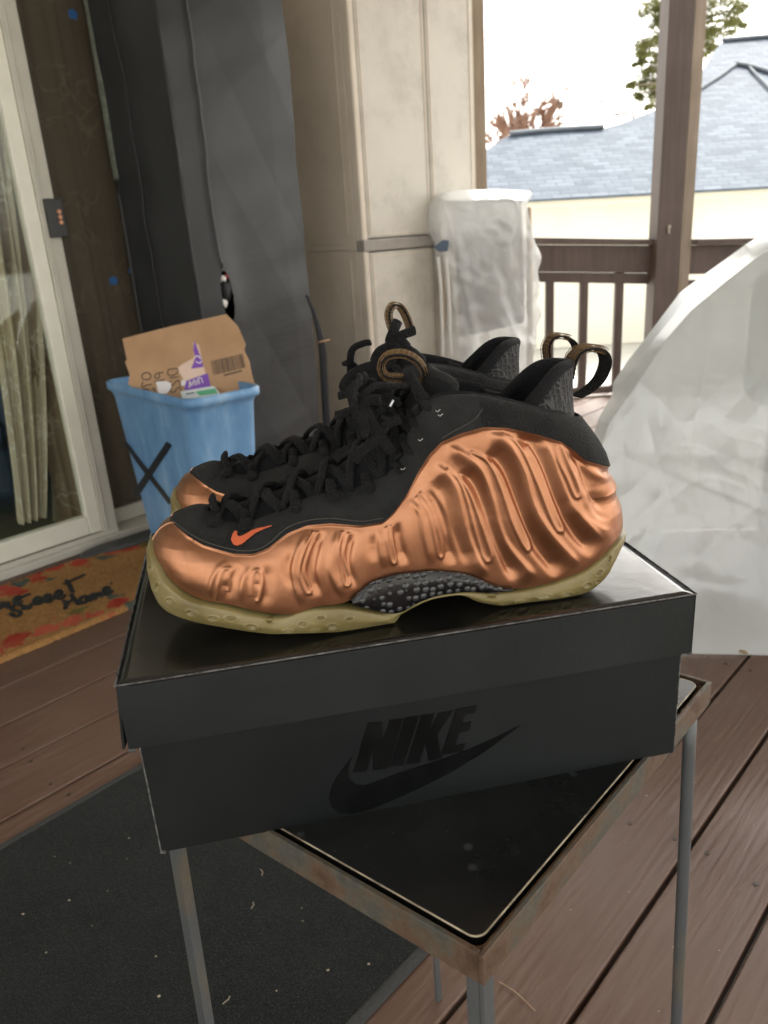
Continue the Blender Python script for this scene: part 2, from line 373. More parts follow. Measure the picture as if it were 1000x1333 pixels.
def disp(pp):
    P = pp.reshape(-1, 2); D = np.zeros(len(P))
    for pl, sg, h, tp in CR:
        lo, hi = pl.min(0) - 6.5 * abs(sg), pl.max(0) + 6.5 * abs(sg)
        m = np.where(np.all((P > lo) & (P < hi), axis=1))[0]
        if not len(m): continue
        Q = P[m]; best = np.full(len(m), 1e9); par = np.zeros(len(m)); L = 0
        seg = np.linalg.norm(np.diff(pl, axis=0), axis=1); tot = seg.sum(); side = np.zeros(len(m))
        for a, b, l in zip(pl[:-1], pl[1:], seg):
            d = b - a; t = np.clip(((Q - a) @ d) / (d @ d + 1e-9), 0, 1)
            dd = np.linalg.norm(Q - a - t[:, None] * d, axis=1); k = dd < best
            best[k] = dd[k]; par[k] = L + t[k] * l; L += l; side[k] = ((Q - a)[k, 0] * d[1] - (Q - a)[k, 1] * d[0])
        tap = np.clip(np.minimum(par, tot - par) / tp, .04, 1); tap = tap * tap * (3 - 2 * tap)
        if tp >= 10 and abs(h) > 1.25 and sg > 2.9:      # a moulded step: slow rise from the left, quick fall to the right
            left = sstep(-.8, .8, -side / (np.abs(side) + 1e-9) * np.minimum(1, best / 1.2))
            s_ = sg * (left * (2.0 if h > 0 else .8) + (1 - left) * (.75 if h > 0 else 1.9))
        else: s_ = sg
        D[m] += h * tap * np.exp(-.5 * (best / s_) ** 2)
    return (D * .001).reshape(pp.shape[:-1])
def normals(G):
    du = np.gradient(G, axis=0); dv = np.gradient(G, axis=1)
    n = np.cross(du, dv); n /= np.linalg.norm(n, axis=-1, keepdims=True) + 1e-12
    return n
def outward(G, n):
    c = np.stack([G[..., 0], np.broadcast_to(ycf((G[..., 0] - XT) / (XH - XT)), G.shape[:-1]), np.full(G.shape[:-1], .05)], -1)
    s = np.sign(np.sum(n * (G - c), -1).mean()); return n * (s if s else 1)
def mirror(G): H = G.copy(); H[..., 1] = 2 * MIRY(G) - G[..., 1]; return H
def MIRY(G):
    # centre line at each station
    return MC
def full(near, s):
    """join the near half with its mirror image about the centre line, sewn along the heel and the toe"""
    far = near.copy(); far[..., 1] = 2 * ycf(s)[:, None] - near[..., 1]
    return near, far
NV = 130
vc = np.linspace(0, 1, NV)
Vc = VB[:, None] * vc[None, :]
shellN = surf(S[:, None], Vc)
nrm = outward(shellN, normals(shellN)); nrm[0] = nrm[1]; nrm[-1] = nrm[-2]
pp_ = proj(S2W(shellN))
edge = sstep(0, .06, vc)[None, :] * (1 - sstep(.92, 1, vc))[None, :]
D = 1.25 * disp(pp_) * (.25 + .75 * edge) + .0011 * (np.exp(-((1 - vc) / .02) ** 2))[None, :] * (VB < .99)[:, None]
D += .00025 * fnoise(shellN, 60, 3)
D[:3] *= np.array([0, .3, .7])[:, None]
endt = 1 - sstep(.985, 1, S); 
nn = nrm.copy(); nn[-1, :, 1] = 0; nn[0, :, 1] = 0
shellN = shellN + nn * D[..., None]
# black upper from the boundary to the rim, sits a little proud
NB = 60
vb = np.linspace(0, 1, NB)
Vb = VB[:, None] + (1 - VB)[:, None] * vb[None, :]
upN = surf(S[i0:, None], Vb[i0:])
nu = outward(upN, normals(upN)); nu[-1, :, 1] = 0; nu[0] = nu[1]
lift = .0009 + .0012 * np.sin(np.pi * np.clip(vb, 0, 1)) [None, :] * sstep(.6, .8, S[i0:])[:, None]
cr = .0006 * fnoise(upN, 130, 5) + .0007 * np.maximum(0, fnoise(upN * np.array([1.6, 1, .8]), 60, 8)) * (1 - sstep(.45, .6, S[i0:]))[:, None]
upN = upN + nu * ((lift + cr) * (.25 + .75 * sstep(0, .05, S[i0:] - S[i0]))[:, None])[..., None]
def join_halves(near, s):
    far = near.copy(); far[..., 1] = 2 * ycf(s)[:, None] - near[..., 1]
    return near, far
def two_sided_open(name, near, s, m, parent, solid=0):
    near, far = join_halves(near, s)            # joined round the toe, open towards the heel
    return gridmesh(name, np.vstack([far[::-1], near[1:]]), m, parent, smooth=True, solid=solid, flip=False)
def two_sided(name, near, s, m, parent, smooth=True, solid=0):
    near, far = join_halves(near, s)
    # continuous strip: near (toe->heel) then far (heel->toe)
    G = np.vstack([near, far[::-1][1:]])
    return gridmesh(name, G, m, parent, smooth=smooth, solid=solid)

def band_ribbon(name, Pth, half, lean, y0, root, part=1.0):
    n_ = len(Pth); lat = np.linspace(-1, 1, 9); G = np.zeros((n_, 9, 3))
    for j, l_ in enumerate(lat):
        G[:, j] = Pth; G[:, j, 1] = y0 + l_ * half; G[:, j, 0] += lean * l_ * half
    o = gridmesh(name, G, M_lace, root, solid=.0010)
    nn_ = normals(G); tn = MB()
    for j in (1, 3, 5, 7):
        for off in (.0007, -.0023, -.0009, .0021):
            zig = G[:, j] + nn_[:, j] * off; zig[:, 1] += half * .10 * np.where(np.arange(n_) % 2, 1, -1); tn.tube(zig[:int(len(zig) * (.5 if 'heel' in name else 1))], .0003, 4)
    tn.build('tan_stitching', M_tan, o)
    return o
def shoe_parts(root, far=False):
    P = {}
    two_sided('foam_shell', shellN, S, M_cop, root)
    kc = int(np.argmin(np.abs(S[i0:] - .715)))
    two_sided_open('nubuck_upper', upN[:kc + 1], S[i0:][:kc + 1], M_nub, root, solid=.0025)
    two_sided('knit_collar', upN[kc:], S[i0:][kc:], M_knit2, root, solid=.0025)
    # ---- midsole
    nm = 34; vm = np.linspace(0, 1, nm)[None, :]
    xb = (XT + S * (XH - XT))[:, None]
    z0, z1 = zbot(xb), zmid(xb) - .0014 * sstep(.05, .15, S)[:, None]
    z = z0 + (z1 - z0) * vm
    x = toesole(z) + S[:, None] * (heelx(z) + .0015 - toesole(z))
    under = sstep(0, .55, vm)
    w = wfun(S)[:, None] * (.975 + .025 * under) + .0016 * np.sin(np.pi * np.clip(vm * 1.02, 0, 1)) ** .5 + .0012 * under * (wfun(S)[:, None] > .01)
    w = w * np.minimum(1, wfun(S)[:, None] / .006)
    mid = np.stack([x, ycf(S)[:, None] - w, z], -1)
    pm = proj(S2W(mid)); nmid = outward(mid, normals(mid)); nmid[0] = nmid[1]; nmid[-1] = nmid[-2]; nmid[0, :, 1] = nmid[-1, :, 1] = 0
    Dm = np.zeros(mid.shape[:2])
    for (a, b, rx, ry, ang) in DENTS:
        dx, dy = pm[..., 0] - a, pm[..., 1] - b; c_, s_ = math.cos(ang), math.sin(ang)
        q = ((dx * c_ + dy * s_) / rx) ** 2 + ((-dx * s_ + dy * c_) / ry) ** 2
        Dm += -.0019 * np.exp(-q ** 2 * 1.2) + .0008 * np.exp(-((np.sqrt(q) - 1.35) / .25) ** 2)
    Dm = Dm * sstep(.06, .24, vm) + .0002 * fnoise(mid, 200, 11)
    mid = mid + nmid * Dm[..., None]
    # roll over the top edge and close underneath
    top = mid[:, -1:].copy(); yc2 = ycf(S)[:, None]; top[..., 1] = yc2 + (top[..., 1] - yc2) * .78; top[..., 0] = .19 + (top[..., 0] - .19) * .95; top[..., 2] -= .0008
    bot = mid[:, :1].copy(); bot[..., 1] = ycf(S)[:, None]; bot[..., 2] = np.maximum(bot[..., 2] , .0008)
    mid = np.concatenate([bot, mid, top], 1)
    two_sided('midsole', mid, S, M_rub, root)
    # ---- shank plate showing in the arch, both sides
    for side in (0, 1):
        sel = np.where((S > .365) & (S < .70))[0]
        vp = np.linspace(0, 1, 16)[None, :]
        xs = (XT + S[sel] * (XH - XT))[:, None]
        sp_ = S[sel][:, None]; tpr = sstep(.365, .42, sp_) * (1 - sstep(.62, .70, sp_)); za = zmid(xs) + .0015 - .0025 * tpr; zc = np.maximum(zshl(xs) + .001 + .002 * tpr, za + .0002)
        zz = za + (zc - za) * vp
        ww = wfun(S[sel])[:, None] + .0026 + .0012 * np.sin(np.pi * vp)
        yy = ycf(S[sel])[:, None] - ww
        if side: yy = 2 * ycf(S[sel])[:, None] - yy
        xx = toex(zz) + S[sel][:, None] * (heelx(zz) - toex(zz))
        G = np.stack([xx, yy, zz], -1)
        gridmesh('shank_plate', G, M_plate, root, solid=-.001)
        rim_ = MB(); rim_.tube(G[:, -1], .0011, 6); rim_.build('plate_rim', M_plate, root.children[-1] if False else bpy.data.objects[[o.name for o in root.children][-1]] if root.children else root, smooth=True)
    # ---- inside lining of the collar
    sl = np.where(S > .30)[0]; vl = np.linspace(0, 1, 14)[None, :]
    rimN = surf(S[sl, None], np.ones((len(sl), 1)))[:, 0]
    wr = wrf(S[sl])[:, None]
    rise = .0030 * np.sin(np.pi * np.clip(vl / .25, 0, 1))
    off = .0035 * np.sin(np.clip(vl / .25, 0, 1) * math.pi / 2) + .004 * vl
    zz = rimN[:, 2:3] + rise - .075 * np.clip(vl - .12, 0, 1) ** .9
    yy = ycf(S[sl])[:, None] - np.maximum(wr - off, .0)
    xx = rimN[:, 0:1] - (off + .004) * sstep(.93, 1, S[sl])[:, None] + 0 * vl
    two_sided('collar_lining', np.stack([xx, yy, zz], -1), S[sl], M_knit, root)
    ins = MB(); ring = [(.10 + .2 * t, float(ycf(.5)) - .024 * math.sin(math.pi * t) ** .4, .062) for t in np.linspace(0, 1, 20)]
    ring += [(x_, 2 * float(ycf(.5)) - y_, z_) for x_, y_, z_ in ring[::-1][1:-1]]
    ins.prism(ring, (0, 0, .004)); ins.build('insole', M_knit, root)
    # ---- heel ear: mesh-faced back of the collar that rises to the pull tab
    se = np.linspace(.80, 1, 40); ve = np.linspace(0, 1, 18)[None, :]
    rr = surf(se[:, None], np.ones((40, 1)))[:, 0]
    hgt = (.002 + .031 * np.sin(.5 * np.pi * np.clip((se - .85) / .13, 0, 1)) ** 1.15)[:, None]
    zz = rr[:, 2:3] - .006 + hgt * ve + .006 * sstep(.9, 1, se)[:, None] * ve
    wr = np.maximum(wrf(se)[:, None] - .0015 - .004 * ve, 0) * (1 - .12 * ve)
    yy = ycf(se)[:, None] - wr
    xx = rr[:, 0:1] - .0015 - .004 * ve * sstep(.85, 1, se)[:, None] + .004 * ve ** 2
    E = np.stack([xx, yy, zz], -1)
    two_sided('heel_ear', E, se, M_mesh, root, solid=.0)
    E2_ = E.copy(); E2_[..., 1] += .006 * np.minimum(1, wr / .009); E2_[..., 0] -= .008; E2_[:, :, 2] += .0
    two_sided('heel_padding', E2_, se, M_knit, root)
    topn, topf = join_halves(.5 * (E + E2_), se); tp = np.vstack([topn[:, -1], topf[::-1][1:, -1]])
    MB().tube(tp, .0046, 10).build('padding_edge', M_knit, root, smooth=True)
    # ---- tongue
    spine = map_poly([(262, 664), (300, 652), (350, 636), (400, 616), (445, 596), (485, 566), (512, 535), (535, 500), (553, 474)], lambda s: 0 * s, XT, XH)
    spine = smooth_path([(x, 0, z) for x, z in spine], 60)
    k = np.linspace(0, 1, 60)
    tw = np.interp(k, [0, .08, .3, .7, .9, 1], [.004, .015, .021, .026, .029, .024])
    q = np.linspace(-1, 1, 31)
    tang = np.gradient(spine, axis=0); tang /= np.linalg.norm(tang, axis=1)[:, None]
    nt = np.stack([-tang[:, 2], 0 * k, tang[:, 0]], -1)
    sag = np.interp(k, [0, .1, .6, 1], [.002, .010, .014, .012])
    G = np.zeros((60, 31, 3))
    for j, qq in enumerate(q):
        G[:, j] = spine - nt * (.004 + sag[:, None] * qq * qq)
        G[:, j, 1] = ycf((spine[:, 0] - XT) / (XH - XT)) + tw * qq
    G += .0012 * fnoise(G, 160, 4)[..., None] * np.array([0, 0, 1])
    gridmesh('tongue', G, M_knit, root, solid=.004)
    pad = MB()
    Pd = G[46:].copy()
    for j in (0, 30): pass
    tip = G[-14:, :]; 
    # padded mesh-faced top of the tongue
    nrm_t = np.cross(np.gradient(tip, axis=0), np.gradient(tip, axis=1)); nrm_t /= np.linalg.norm(nrm_t, axis=-1, keepdims=True)
    if nrm_t[..., 0].mean() < 0: nrm_t *= -1
    th_ = .030 * np.sin(np.pi * (q * .47 + .5))[None, :] ** .6 * np.sin(np.pi * np.clip(np.linspace(.12, 1.0, 14), 0, 1))[:, None] ** .5
    back = tip + nrm_t * (.003 + th_)[..., None]
    gridmesh('tongue_padding', back, M_mesh, root, solid=.003)
    e_ = MB(); e_.tube(np.vstack([tip[:, 0] + .5 * (back[:, 0] - tip[:, 0]), (.5 * (tip[-1] + back[-1]))[1:-1], (.5 * (tip[:, 30] + back[:, 30]))[::-1]]), .003, 8)
    e_.build('tongue_binding', M_nub, root, smooth=True)
    # ---- eyestay: lace loops and laces
    eye = map_poly([(280, 684), (322, 685), (368, 664), (410, 652), (455, 642), (497, 622), (519, 597), (536, 560), (552, 530)], wrf, XR0, XR1)
    pts = []
    for x, z in eye:
        s = float(np.clip((x - XR0) / (XR1 - XR0), 0, 1)); pts.append((x, float(ycf(s)), float(wrf(s)), z))
    def spz(x): return float(np.interp(x, spine[:, 0], spine[:, 2]))
    n = len(pts)
    rr_ = random.Random(5 if not far else 9)
    for i in range(n):
        x, yc_, w_, z_ = pts[i]
        for sd in (-1, 1):
            # webbing loop stitched over the edge of the nubuck
            out = []
            tilt = .002 if i < 5 else .008
            nearpt = lambda vv_: surf(np.array([np.clip((x - XR0) / (XR1 - XR0), 0, 1)]), np.array([vv_]))[0]
            for vv_ in np.linspace(.80 if i < 7 else .86, 1, 7):
                p = nearpt(vv_); p2 = nearpt(min(1, vv_ + .01)) - nearpt(vv_ - .01)
                nn_ = np.array([0, -abs(p2[2]) - .3 * abs(p2[1]), abs(p2[1])]); nn_ /= np.linalg.norm(nn_) + 1e-9
                yy_ = p + nn_ * .0028
                out.append(yy_)
            hx = x + .001
            out.append(out[-1] + np.array([0, .002, .0035])); out.append(out[-1] + np.array([0, .004, .001]))
            out = np.array(out); out[:, 0] += (hx - out[-1, 0]) * 0
            if sd > 0: out[:, 1] = 2 * yc_ - out[:, 1]
            MB().tube(smooth_path(out, 16), np.interp(np.linspace(0, 1, 16), [0, .12, .6, 1], [.0018, .0042, .0040, .003]), 8, .38, up=(0, sd, .6)).build('lace_loop', M_lace, root, smooth=True)
    lc = MB()
    def cross(i, j, sd, lift, r=.0037):
        xa, ya, wa, za = pts[i]; xb_, yb, wb, zb_ = pts[j]
        pa = np.array([xa, ya + sd * (wa + .001), za + .001]); pc = np.array([xb_, yb - sd * (wb + .001), zb_ + .001])
        m_ = .5 * (pa + pc); m_[2] = max(spz(m_[0]) + lift, m_[2]); 
        q1 = .6 * pa + .4 * m_; q1[2] = max(q1[2], .55 * pa[2] + .45 * m_[2] + .0012); q1 += np.array([rr_.uniform(-.003, .002), 0, rr_.uniform(0, .003)])
        q2 = .6 * pc + .4 * m_; q2[2] = max(q2[2], .55 * pc[2] + .45 * m_[2] + .0012); q2 += np.array([rr_.uniform(-.003, .002), 0, rr_.uniform(0, .003)])
        lc.tube(smooth_path([pa, q1, m_, q2, pc], 26), r, 8, .5, up=(-.5, 0, 1))
    cross(0, 0, 1, .006)
    for i in range(n - 2):
        cross(i, i + 1, 1, -.0015 + rr_.uniform(0, .002)); cross(i, i + 1, -1, .0018 + rr_.uniform(0, .002))
    cross(n - 2, n - 1, 1, .010)
    # the gathered knot in front of the tongue
    kx, kz = .181, .137
    if far: kx, kz = .192, .140
    ky = float(ycf(.5))
    for a in range(9 if not far else 6):
        cx, cz = kx + rr_.uniform(-.014, .010), kz + rr_.uniform(-.016, .010)
        cy = ky + rr_.uniform(-.022, .010); an = rr_.uniform(0, 3.14); L = rr_.uniform(.012, .022)
        path = [(cx - L * math.cos(an), cy - .012, cz - L * math.sin(an)), (cx - .3 * L, cy - .004 + rr_.uniform(-.006, .006), cz + .006), (cx + .4 * L * math.cos(an), cy, cz + L * .5 * math.sin(an) + .003), (cx + L * math.cos(an), cy + .004, cz + L * .7 * math.sin(an))]
        lc.tube(smooth_path(path, 22), .0033, 8, .65)
    LOOPS = [[(474, 530), (486, 552), (500, 575), (512, 590)], [(520, 545), (505, 555), (486, 575), (470, 590), (462, 600)], [(495, 520), (478, 525), (472, 545), (482, 565), (500, 560)], [(540, 530), (556, 545), (566, 560)]] if not far else []
    for L_ in LOOPS:
        lc.tube(smooth_path([np.array([px2s(a, b, ky - .034)[0], ky - .034 + .004 * (k_ % 2), px2s(a, b, ky - .034)[1]]) for k_, (a, b) in enumerate(L_)], 26), .0034, 8, .6, up=(0, 1, 0))
    lc.build('laces', M_lace, root, smooth=True)
    # ---- metal lace tips glinting
    if not far:
        for (a, b), (c, d_) in (((508, 529), (512, 521)),):
            p, q_ = px2s(a, b, ky - .040), px2s(c, d_, ky - .038)
            MB().tube([(p[0], ky - .040, p[1]), (q_[0], ky - .038, q_[1])], .0007, 8).build('lace_tip', mat('clear_lace_tip', (.6, .62, .65), .15, spec=.8), root, smooth=True)
    # ---- pull loops
    def ribbon(name, path, half, m, thick=.0016, lean=0.0, yo=None):
        return band_ribbon(name, smooth_path([(a, 0, b) for a, b in path], 48), half, lean, yo if yo is not None else ky, root)
    if not far:
        tl = [px2s(a, b, ky) for a, b in [(548, 500), (530, 493), (503, 490), (496, 476), (504, 463), (524, 460), (542, 468), (552, 482), (553, 500)]]
        ribbon('tongue_pull_loop', tl, .0052, M_web, lean=.25)
        hl = [px2s(a, b, ky) for a, b in [(738, 492), (742, 472), (750, 458), (768, 452), (784, 457), (789, 472), (781, 493), (766, 508), (750, 517)]]
        ribbon('heel_pull_loop', hl, .0058, M_web, lean=-.3)
    return pts
DENTS = [(196, 741, 2, 4, 0), (204, 764, 2.2, 4.5, .3), (222, 782, 4.5, 2.6, .4), (249, 798, 5.5, 2.8, .2), (277, 805, 5.5, 2.6, .05), (301, 805, 6, 2.6, 0), (327, 816, 6, 2.8, .1), (350, 809, 4, 2, 0), (395, 813, 5.5, 2.8, 0), (374, 823, 6, 2.6, 0), (409, 823, 5.5, 2.4, 0), (433, 816, 5.5, 2.8, 0), (418, 805, 4.5, 2.4, 0), (455, 806, 4, 2.2, -.2), (640, 776, 5, 2, 0), (680, 784, 7, 2, 0), (708, 776, 7, 2, -.1), (738, 774, 6, 2, -.15), (765, 762, 4.5, 2.6, -.3), (780, 746, 4.5, 2.5, -.5), (778, 757, 3, 2, -.3), (794, 728, 2, 4, .1), (655, 788, 6, 1.8, 0)]

near = thing('sneaker', A0, 'copper sneaker with black upper in front, its ribbed side and orange tick facing out', 'sneaker', 'pair of copper sneakers on the shoe box')
near.rotation_euler = (0, 0, TH)
shoe_parts(near)
# orange tick on the toe nubuck, thread lines and the seam on the toe cap
_bn = surf(S[:, None], np.broadcast_to(np.linspace(0, 1, 400), (len(S), 400)))
_bp = proj(S2W(_bn)); _nn = outward(_bn, normals(_bn))
_flat = _bp.reshape(-1, 2); _f3 = _bn.reshape(-1, 3); _fn = _nn.reshape(-1, 3)
def on_surf(px, py, off=.001):
    d = np.sum((_flat - np.array([px, py])) ** 2, 1); k = np.argpartition(d, 6)[:6]; w = 1 / (d[k] + .02); w /= w.sum()
    n_ = (_fn[k] * w[:, None]).sum(0); n_ /= np.linalg.norm(n_)
    return (_f3[k] * w[:, None]).sum(0) + n_ * off
def z4(x, y): return 180 + x / 2.941, 560 + y / 2.941
tick = [(517, 379), (490, 386), (462, 391), (440, 399), (418, 411), (400, 419), (388, 420), (382, 413), (383, 402), (372, 401), (363, 415), (360, 432), (367, 446), (383, 451), (402, 444), (428, 424), (455, 405), (486, 390)]
tk = [on_surf(*z4(*p), .0032) for p in tick]
cen = np.mean(tk, 0)
m_ = MB(); strip_up = [0, 1, 2, 3, 4, 5, 6, 7]; 
def poly_fill(name, pts, m, parent, th):
    bm = bmesh.new(); vs = [bm.verts.new(tuple(p)) for p in pts]; f = bm.faces.new(vs)
    bmesh.ops.triangulate(bm, faces=[f]); me = bpy.data.meshes.new(name); bm.to_mesh(me); bm.free()
    o = link(name, me, m, parent); s = o.modifiers.new('solid', 'SOLIDIFY'); s.thickness = th; s.offset = 0; return o
poly_fill('tick_emblem', tk, M_orange, near, .0008)
for nm, pl in (('toe_seam', [(199, 703), (204, 694), (212, 686), (222, 681), (229, 681)]), ('edge_stitching', [(226, 679), (236, 689), (250, 699), (268, 708), (290, 715), (315, 719), (335, 717), (352, 709), (376, 690), (402, 680), (432, 677), (470, 680), (498, 675)]), ('side_stitching', [(575, 570), (590, 561), (605, 553), (618, 545), (627, 533)])):
    P = smooth_path([on_surf(a, b, .0029 if nm != 'toe_seam' else .0004) for a, b in pl], 60)
    MB().tube(P, .00035 if nm != 'toe_seam' else .0005, 6).build(nm, M_thread if nm == 'toe_seam' else mat('dark_stitching', (.05, .045, .04), .7), near, smooth=True)
for px_, py_ in ((571, 541), (548, 572), (526, 612), (568, 536)):
    p = on_surf(px_, py_, .0032); MB().tube([p, p + np.array([.0012, 0, -.0010]), p + np.array([.003, 0, 0.0003])], .0003, 6).build('bar_tack', mat('pale_thread', (.45, .45, .43), .5), near, smooth=True)

far_s = thing('sneaker', (0, 0, 0), 'copper sneaker standing behind, its black tongue loop and bow rising above the front one', 'sneaker', 'pair of copper sneakers on the shoe box')
shoe_parts(far_s, True)
FROT, FX, FY = math.radians(-2.0), .012, .260
far_s.scale = (1, -1, 1)
_org = A0 + E1 * FX + E2 * FY
far_s.location = tuple(_org); far_s.rotation_euler = (0, 0, TH + FROT)
_c, _s = math.cos(TH + FROT), math.sin(TH + FROT)
def F2W(p): return _org + np.array([_c * p[0] + _s * p[1], _s * p[0] - _c * p[1], p[2]])
def W2F(P): q = np.asarray(P) - _org; a, b = _c * q[0] + _s * q[1], -_s * q[0] + _c * q[1]; return np.array([a, -b, q[2]])
# far shoe's own loops, drawn in the plane of its centre line
def far_plane(px, py, yl):
    r = ray(px, py); n = np.array([-_s, _c, 0]); t = ((_org - C0) @ n - yl) / (r @ n); return W2F(C0 + r * t)
def far_ribbon(name, pts, yl, half, m, lean):
    band_ribbon(name, smooth_path([far_plane(a, b, yl) for a, b in pts], 48), half, lean, yl, far_s)
far_ribbon('tongue_pull_loop', [(536, 436), (530, 416), (521, 400), (511, 398), (506, 410), (510, 428), (518, 446)], .066, .005, M_web, .1)
far_ribbon('heel_pull_loop', [(712, 470), (711, 450), (720, 438), (736, 438), (748, 447), (751, 462), (742, 480), (735, 486)], .062, .0055, M_web, .2)
fl = MB()
for pts_ in ([(500, 478), (478, 478), (456, 490), (447, 505), (458, 507), (474, 498), (488, 484)], [(496, 484), (482, 500), (468, 512), (460, 510), (470, 496), (492, 476)], [(488, 470), (494, 458), (508, 450), (520, 438), (540, 430)], [(518, 418), (513, 430), (508, 444), (516, 452), (524, 462)], [(500, 462), (488, 472), (492, 484), (506, 478), (512, 466)], [(530, 452), (519, 440), (510, 434)], [(484, 466), (496, 470), (500, 482), (490, 492), (480, 486)]):
    P = smooth_path([far_plane(a, b, .084 + .004 * (i % 2)) for i, (a, b) in enumerate(pts_)], 36)
    fl.tube(P, .0040, 8, .6, up=(0, 1, 0))
fl.build('bow', M_lace, far_s, smooth=True)

# ================================================================== SHOE BOX
LX, LY = .3800, .2620
M_boxm = mat('matt_black_board', (.0078, .0102, .0106), .48, col2=(.0130, .0162, .0166), nscale=9, contrast=(.3, .7), bump=.35, bscale=700, bdist=.0005, rvar=.1, spec=.3, specks=(26, (.12, .12, .115), .045))
M_boxg = mat('satin_black_lid_top', (.005, .0053, .0056), .17, col2=(.009, .0094, .0098), nscale=14, rvar=.06, spec=.85, bump=.15, bscale=60, bdist=.0006)
M_wear = mat('worn_board_edge', (.16, .16, .155), .8, col2=(.03, .03, .03), nscale=160, contrast=(.35, .6))
M_logo = mat('gloss_black_print', (.0016, .002, .0022), .40, spec=.2, col2=(.0028, .0034, .0036), nscale=30, rvar=.08)
bx = thing('shoe_box', BX(0, 0, -.1335), 'big matt black shoe box with a dark logo printed on its side, on a table', 'shoe box')
def slabs(pl): 
    m = MB()
    for p in pl: m.box(*p)
    return m
lid = MB()
def bxs(m, x0, x1, y0, y1, z0, z1): m.box(BX(x0, y0, z0), E1 * (x1 - x0), E2 * (y1 - y0), E3 * (z1 - z0))
LH = .0455
# top board, slightly sagging
nx, ny = 60, 40
gx, gy = np.meshgrid(np.linspace(0, LX, nx), np.linspace(0, LY, ny), indexing='ij')
gz = -.0012 * np.sin(np.pi * gx / LX) * np.sin(np.pi * gy / LY) ** .7 - .0005 * (fnoise(np.stack([gx, gy, gx * 0], -1), 25, 2) * np.sin(np.pi * gx / LX) * np.sin(np.pi * gy / LY))
G = A0 + gx[..., None] * E1 + gy[..., None] * E2 + gz[..., None] * E3
top = gridmesh('lid_top', G, M_boxg, bx, solid=.0018)
if top.data.polygons[0].normal.z < 0: top.data.flip_normals()
sd = MB()
def bowed(m, p, q, z0, z1, bow, flare, th=.0016, n=24):
    """a lid flap: a thin board from p to q (box coords), bowing outward"""
    p, q = np.array(p, float), np.array(q, float); d = (q - p); L = np.linalg.norm(d); nn_ = np.array([d[1], -d[0]]) / L
    for k in range(n):
        a, b = k / n, (k + 1) / n
        V = []
        for t in (a, b):
            for (z, o) in ((z0, 0), (z1, 1)):
                for s_ in (0, th):
                    off = nn_ * (bow * math.sin(math.pi * t) * o + flare * o * t ** 6 + .0 - s_)
                    xy = p + d * t + off; V.append(BX(xy[0], xy[1], z))
        m.add(V, [(0, 4, 6, 2), (1, 3, 7, 5), (0, 1, 5, 4), (2, 6, 7, 3)] + ([(0, 2, 3, 1)] if k == 0 else []) + ([(4, 5, 7, 6)] if k == n - 1 else []))
bowed(sd, (0, 0), (LX, 0), -.0004, -LH, .0008, 0)
bowed(sd, (LX, 0), (LX, LY), -.0004, -LH, .001, 0)
bowed(sd, (LX, LY), (0, LY), -.0004, -LH, .001, 0)
bowed(sd, (0, LY), (0, .0016), -.0004, -LH, .002, .004)
sd.build('lid_side', M_boxm, bx)
ed = MB()
P_ = [BX(*p) for p in ((-.0002, LY, 0), (-.0002, -.0002, 0))]; ed.tube(smooth_path(P_, 30), .0007, 6)
ed.tube(smooth_path([BX(-.0002, -.0002, 0), BX(LX + .0002, -.0002, 0)], 60), .00045, 6)
ed.tube(smooth_path([BX(LX + .0002, -.0002, 0), BX(LX + .0002, LY, 0)], 40), .0004, 6)
ed.tube([BX(0, -.0006, -LH - .0002), BX(.004, -.0008, -LH - .0006)], .0011, 6); ed.tube([BX(LX - .008, -.0004, -LH - .0003), BX(LX, -.0004, -LH - .0002)], .0007, 6)
ed.build('worn_edge', M_wear, bx)
bd = MB(); IN = .0058; BH = .1325
fr = lambda px, py: np.array([px2s(px, py, IN)[0], px2s(px, py, IN)[1]])
bxl, bxr = .0055, LX - .0045
BW = .0018
bxs(bd, bxl, bxr, IN, IN + BW, -BH, -.004); bxs(bd, bxl, bxr, LY - IN - BW, LY - IN, -BH, -.004)
bxs(bd, bxl, bxl + BW, IN + BW, LY - IN - BW, -BH, -.004); bxs(bd, bxr - BW, bxr, IN + BW, LY - IN - BW, -BH, -.004)
bxs(bd, bxl + BW, bxr - BW, IN + BW, LY - IN - BW, -BH, -BH + .002)
body = bd.build('box_body', mat('matt_black_shaded_board', (.0045, .0062, .0066), .55, col2=(.0085, .0112, .0116), nscale=7, contrast=(.3, .7), bump=.35, bscale=700, bdist=.0005, rvar=.1, spec=.28, specks=(22, (.10, .10, .095), .04)), bx, bevel=.0006)  # lid board toned darker, putting the shade under the lid into its colour
we = MB(); we.tube([BX(bxl, IN, -.047), BX(bxl, IN, -BH + .0008)], .0005, 6); we.tube([BX(bxl - .0003, IN, -BH + .001), BX(bxl + .003, IN - .0006, -BH + .0003)], .0012, 6);
we.build('worn_corner', M_wear, body); MB().tube([BX(bxr, IN, -.047), BX(bxr, IN, -BH)], .0004, 6).build('worn_corner', M_wear, body)
def z5(x, y): return 400 + x / 3.125, 880 + y / 3.125
def print_poly(pts, name, m=M_logo, th=.0005):
    V = [BX(px2s(*z5(*p), IN)[0], IN - th, px2s(*z5(*p), IN)[1]) for p in pts]
    o = MB().prism(V, E2 * (th * .8)).build(name, m, body)
    bm = bmesh.new(); bm.from_mesh(o.data); bmesh.ops.triangulate(bm, faces=[f for f in bm.faces if len(f.verts) > 4]); bm.to_mesh(o.data); bm.free()
    return o
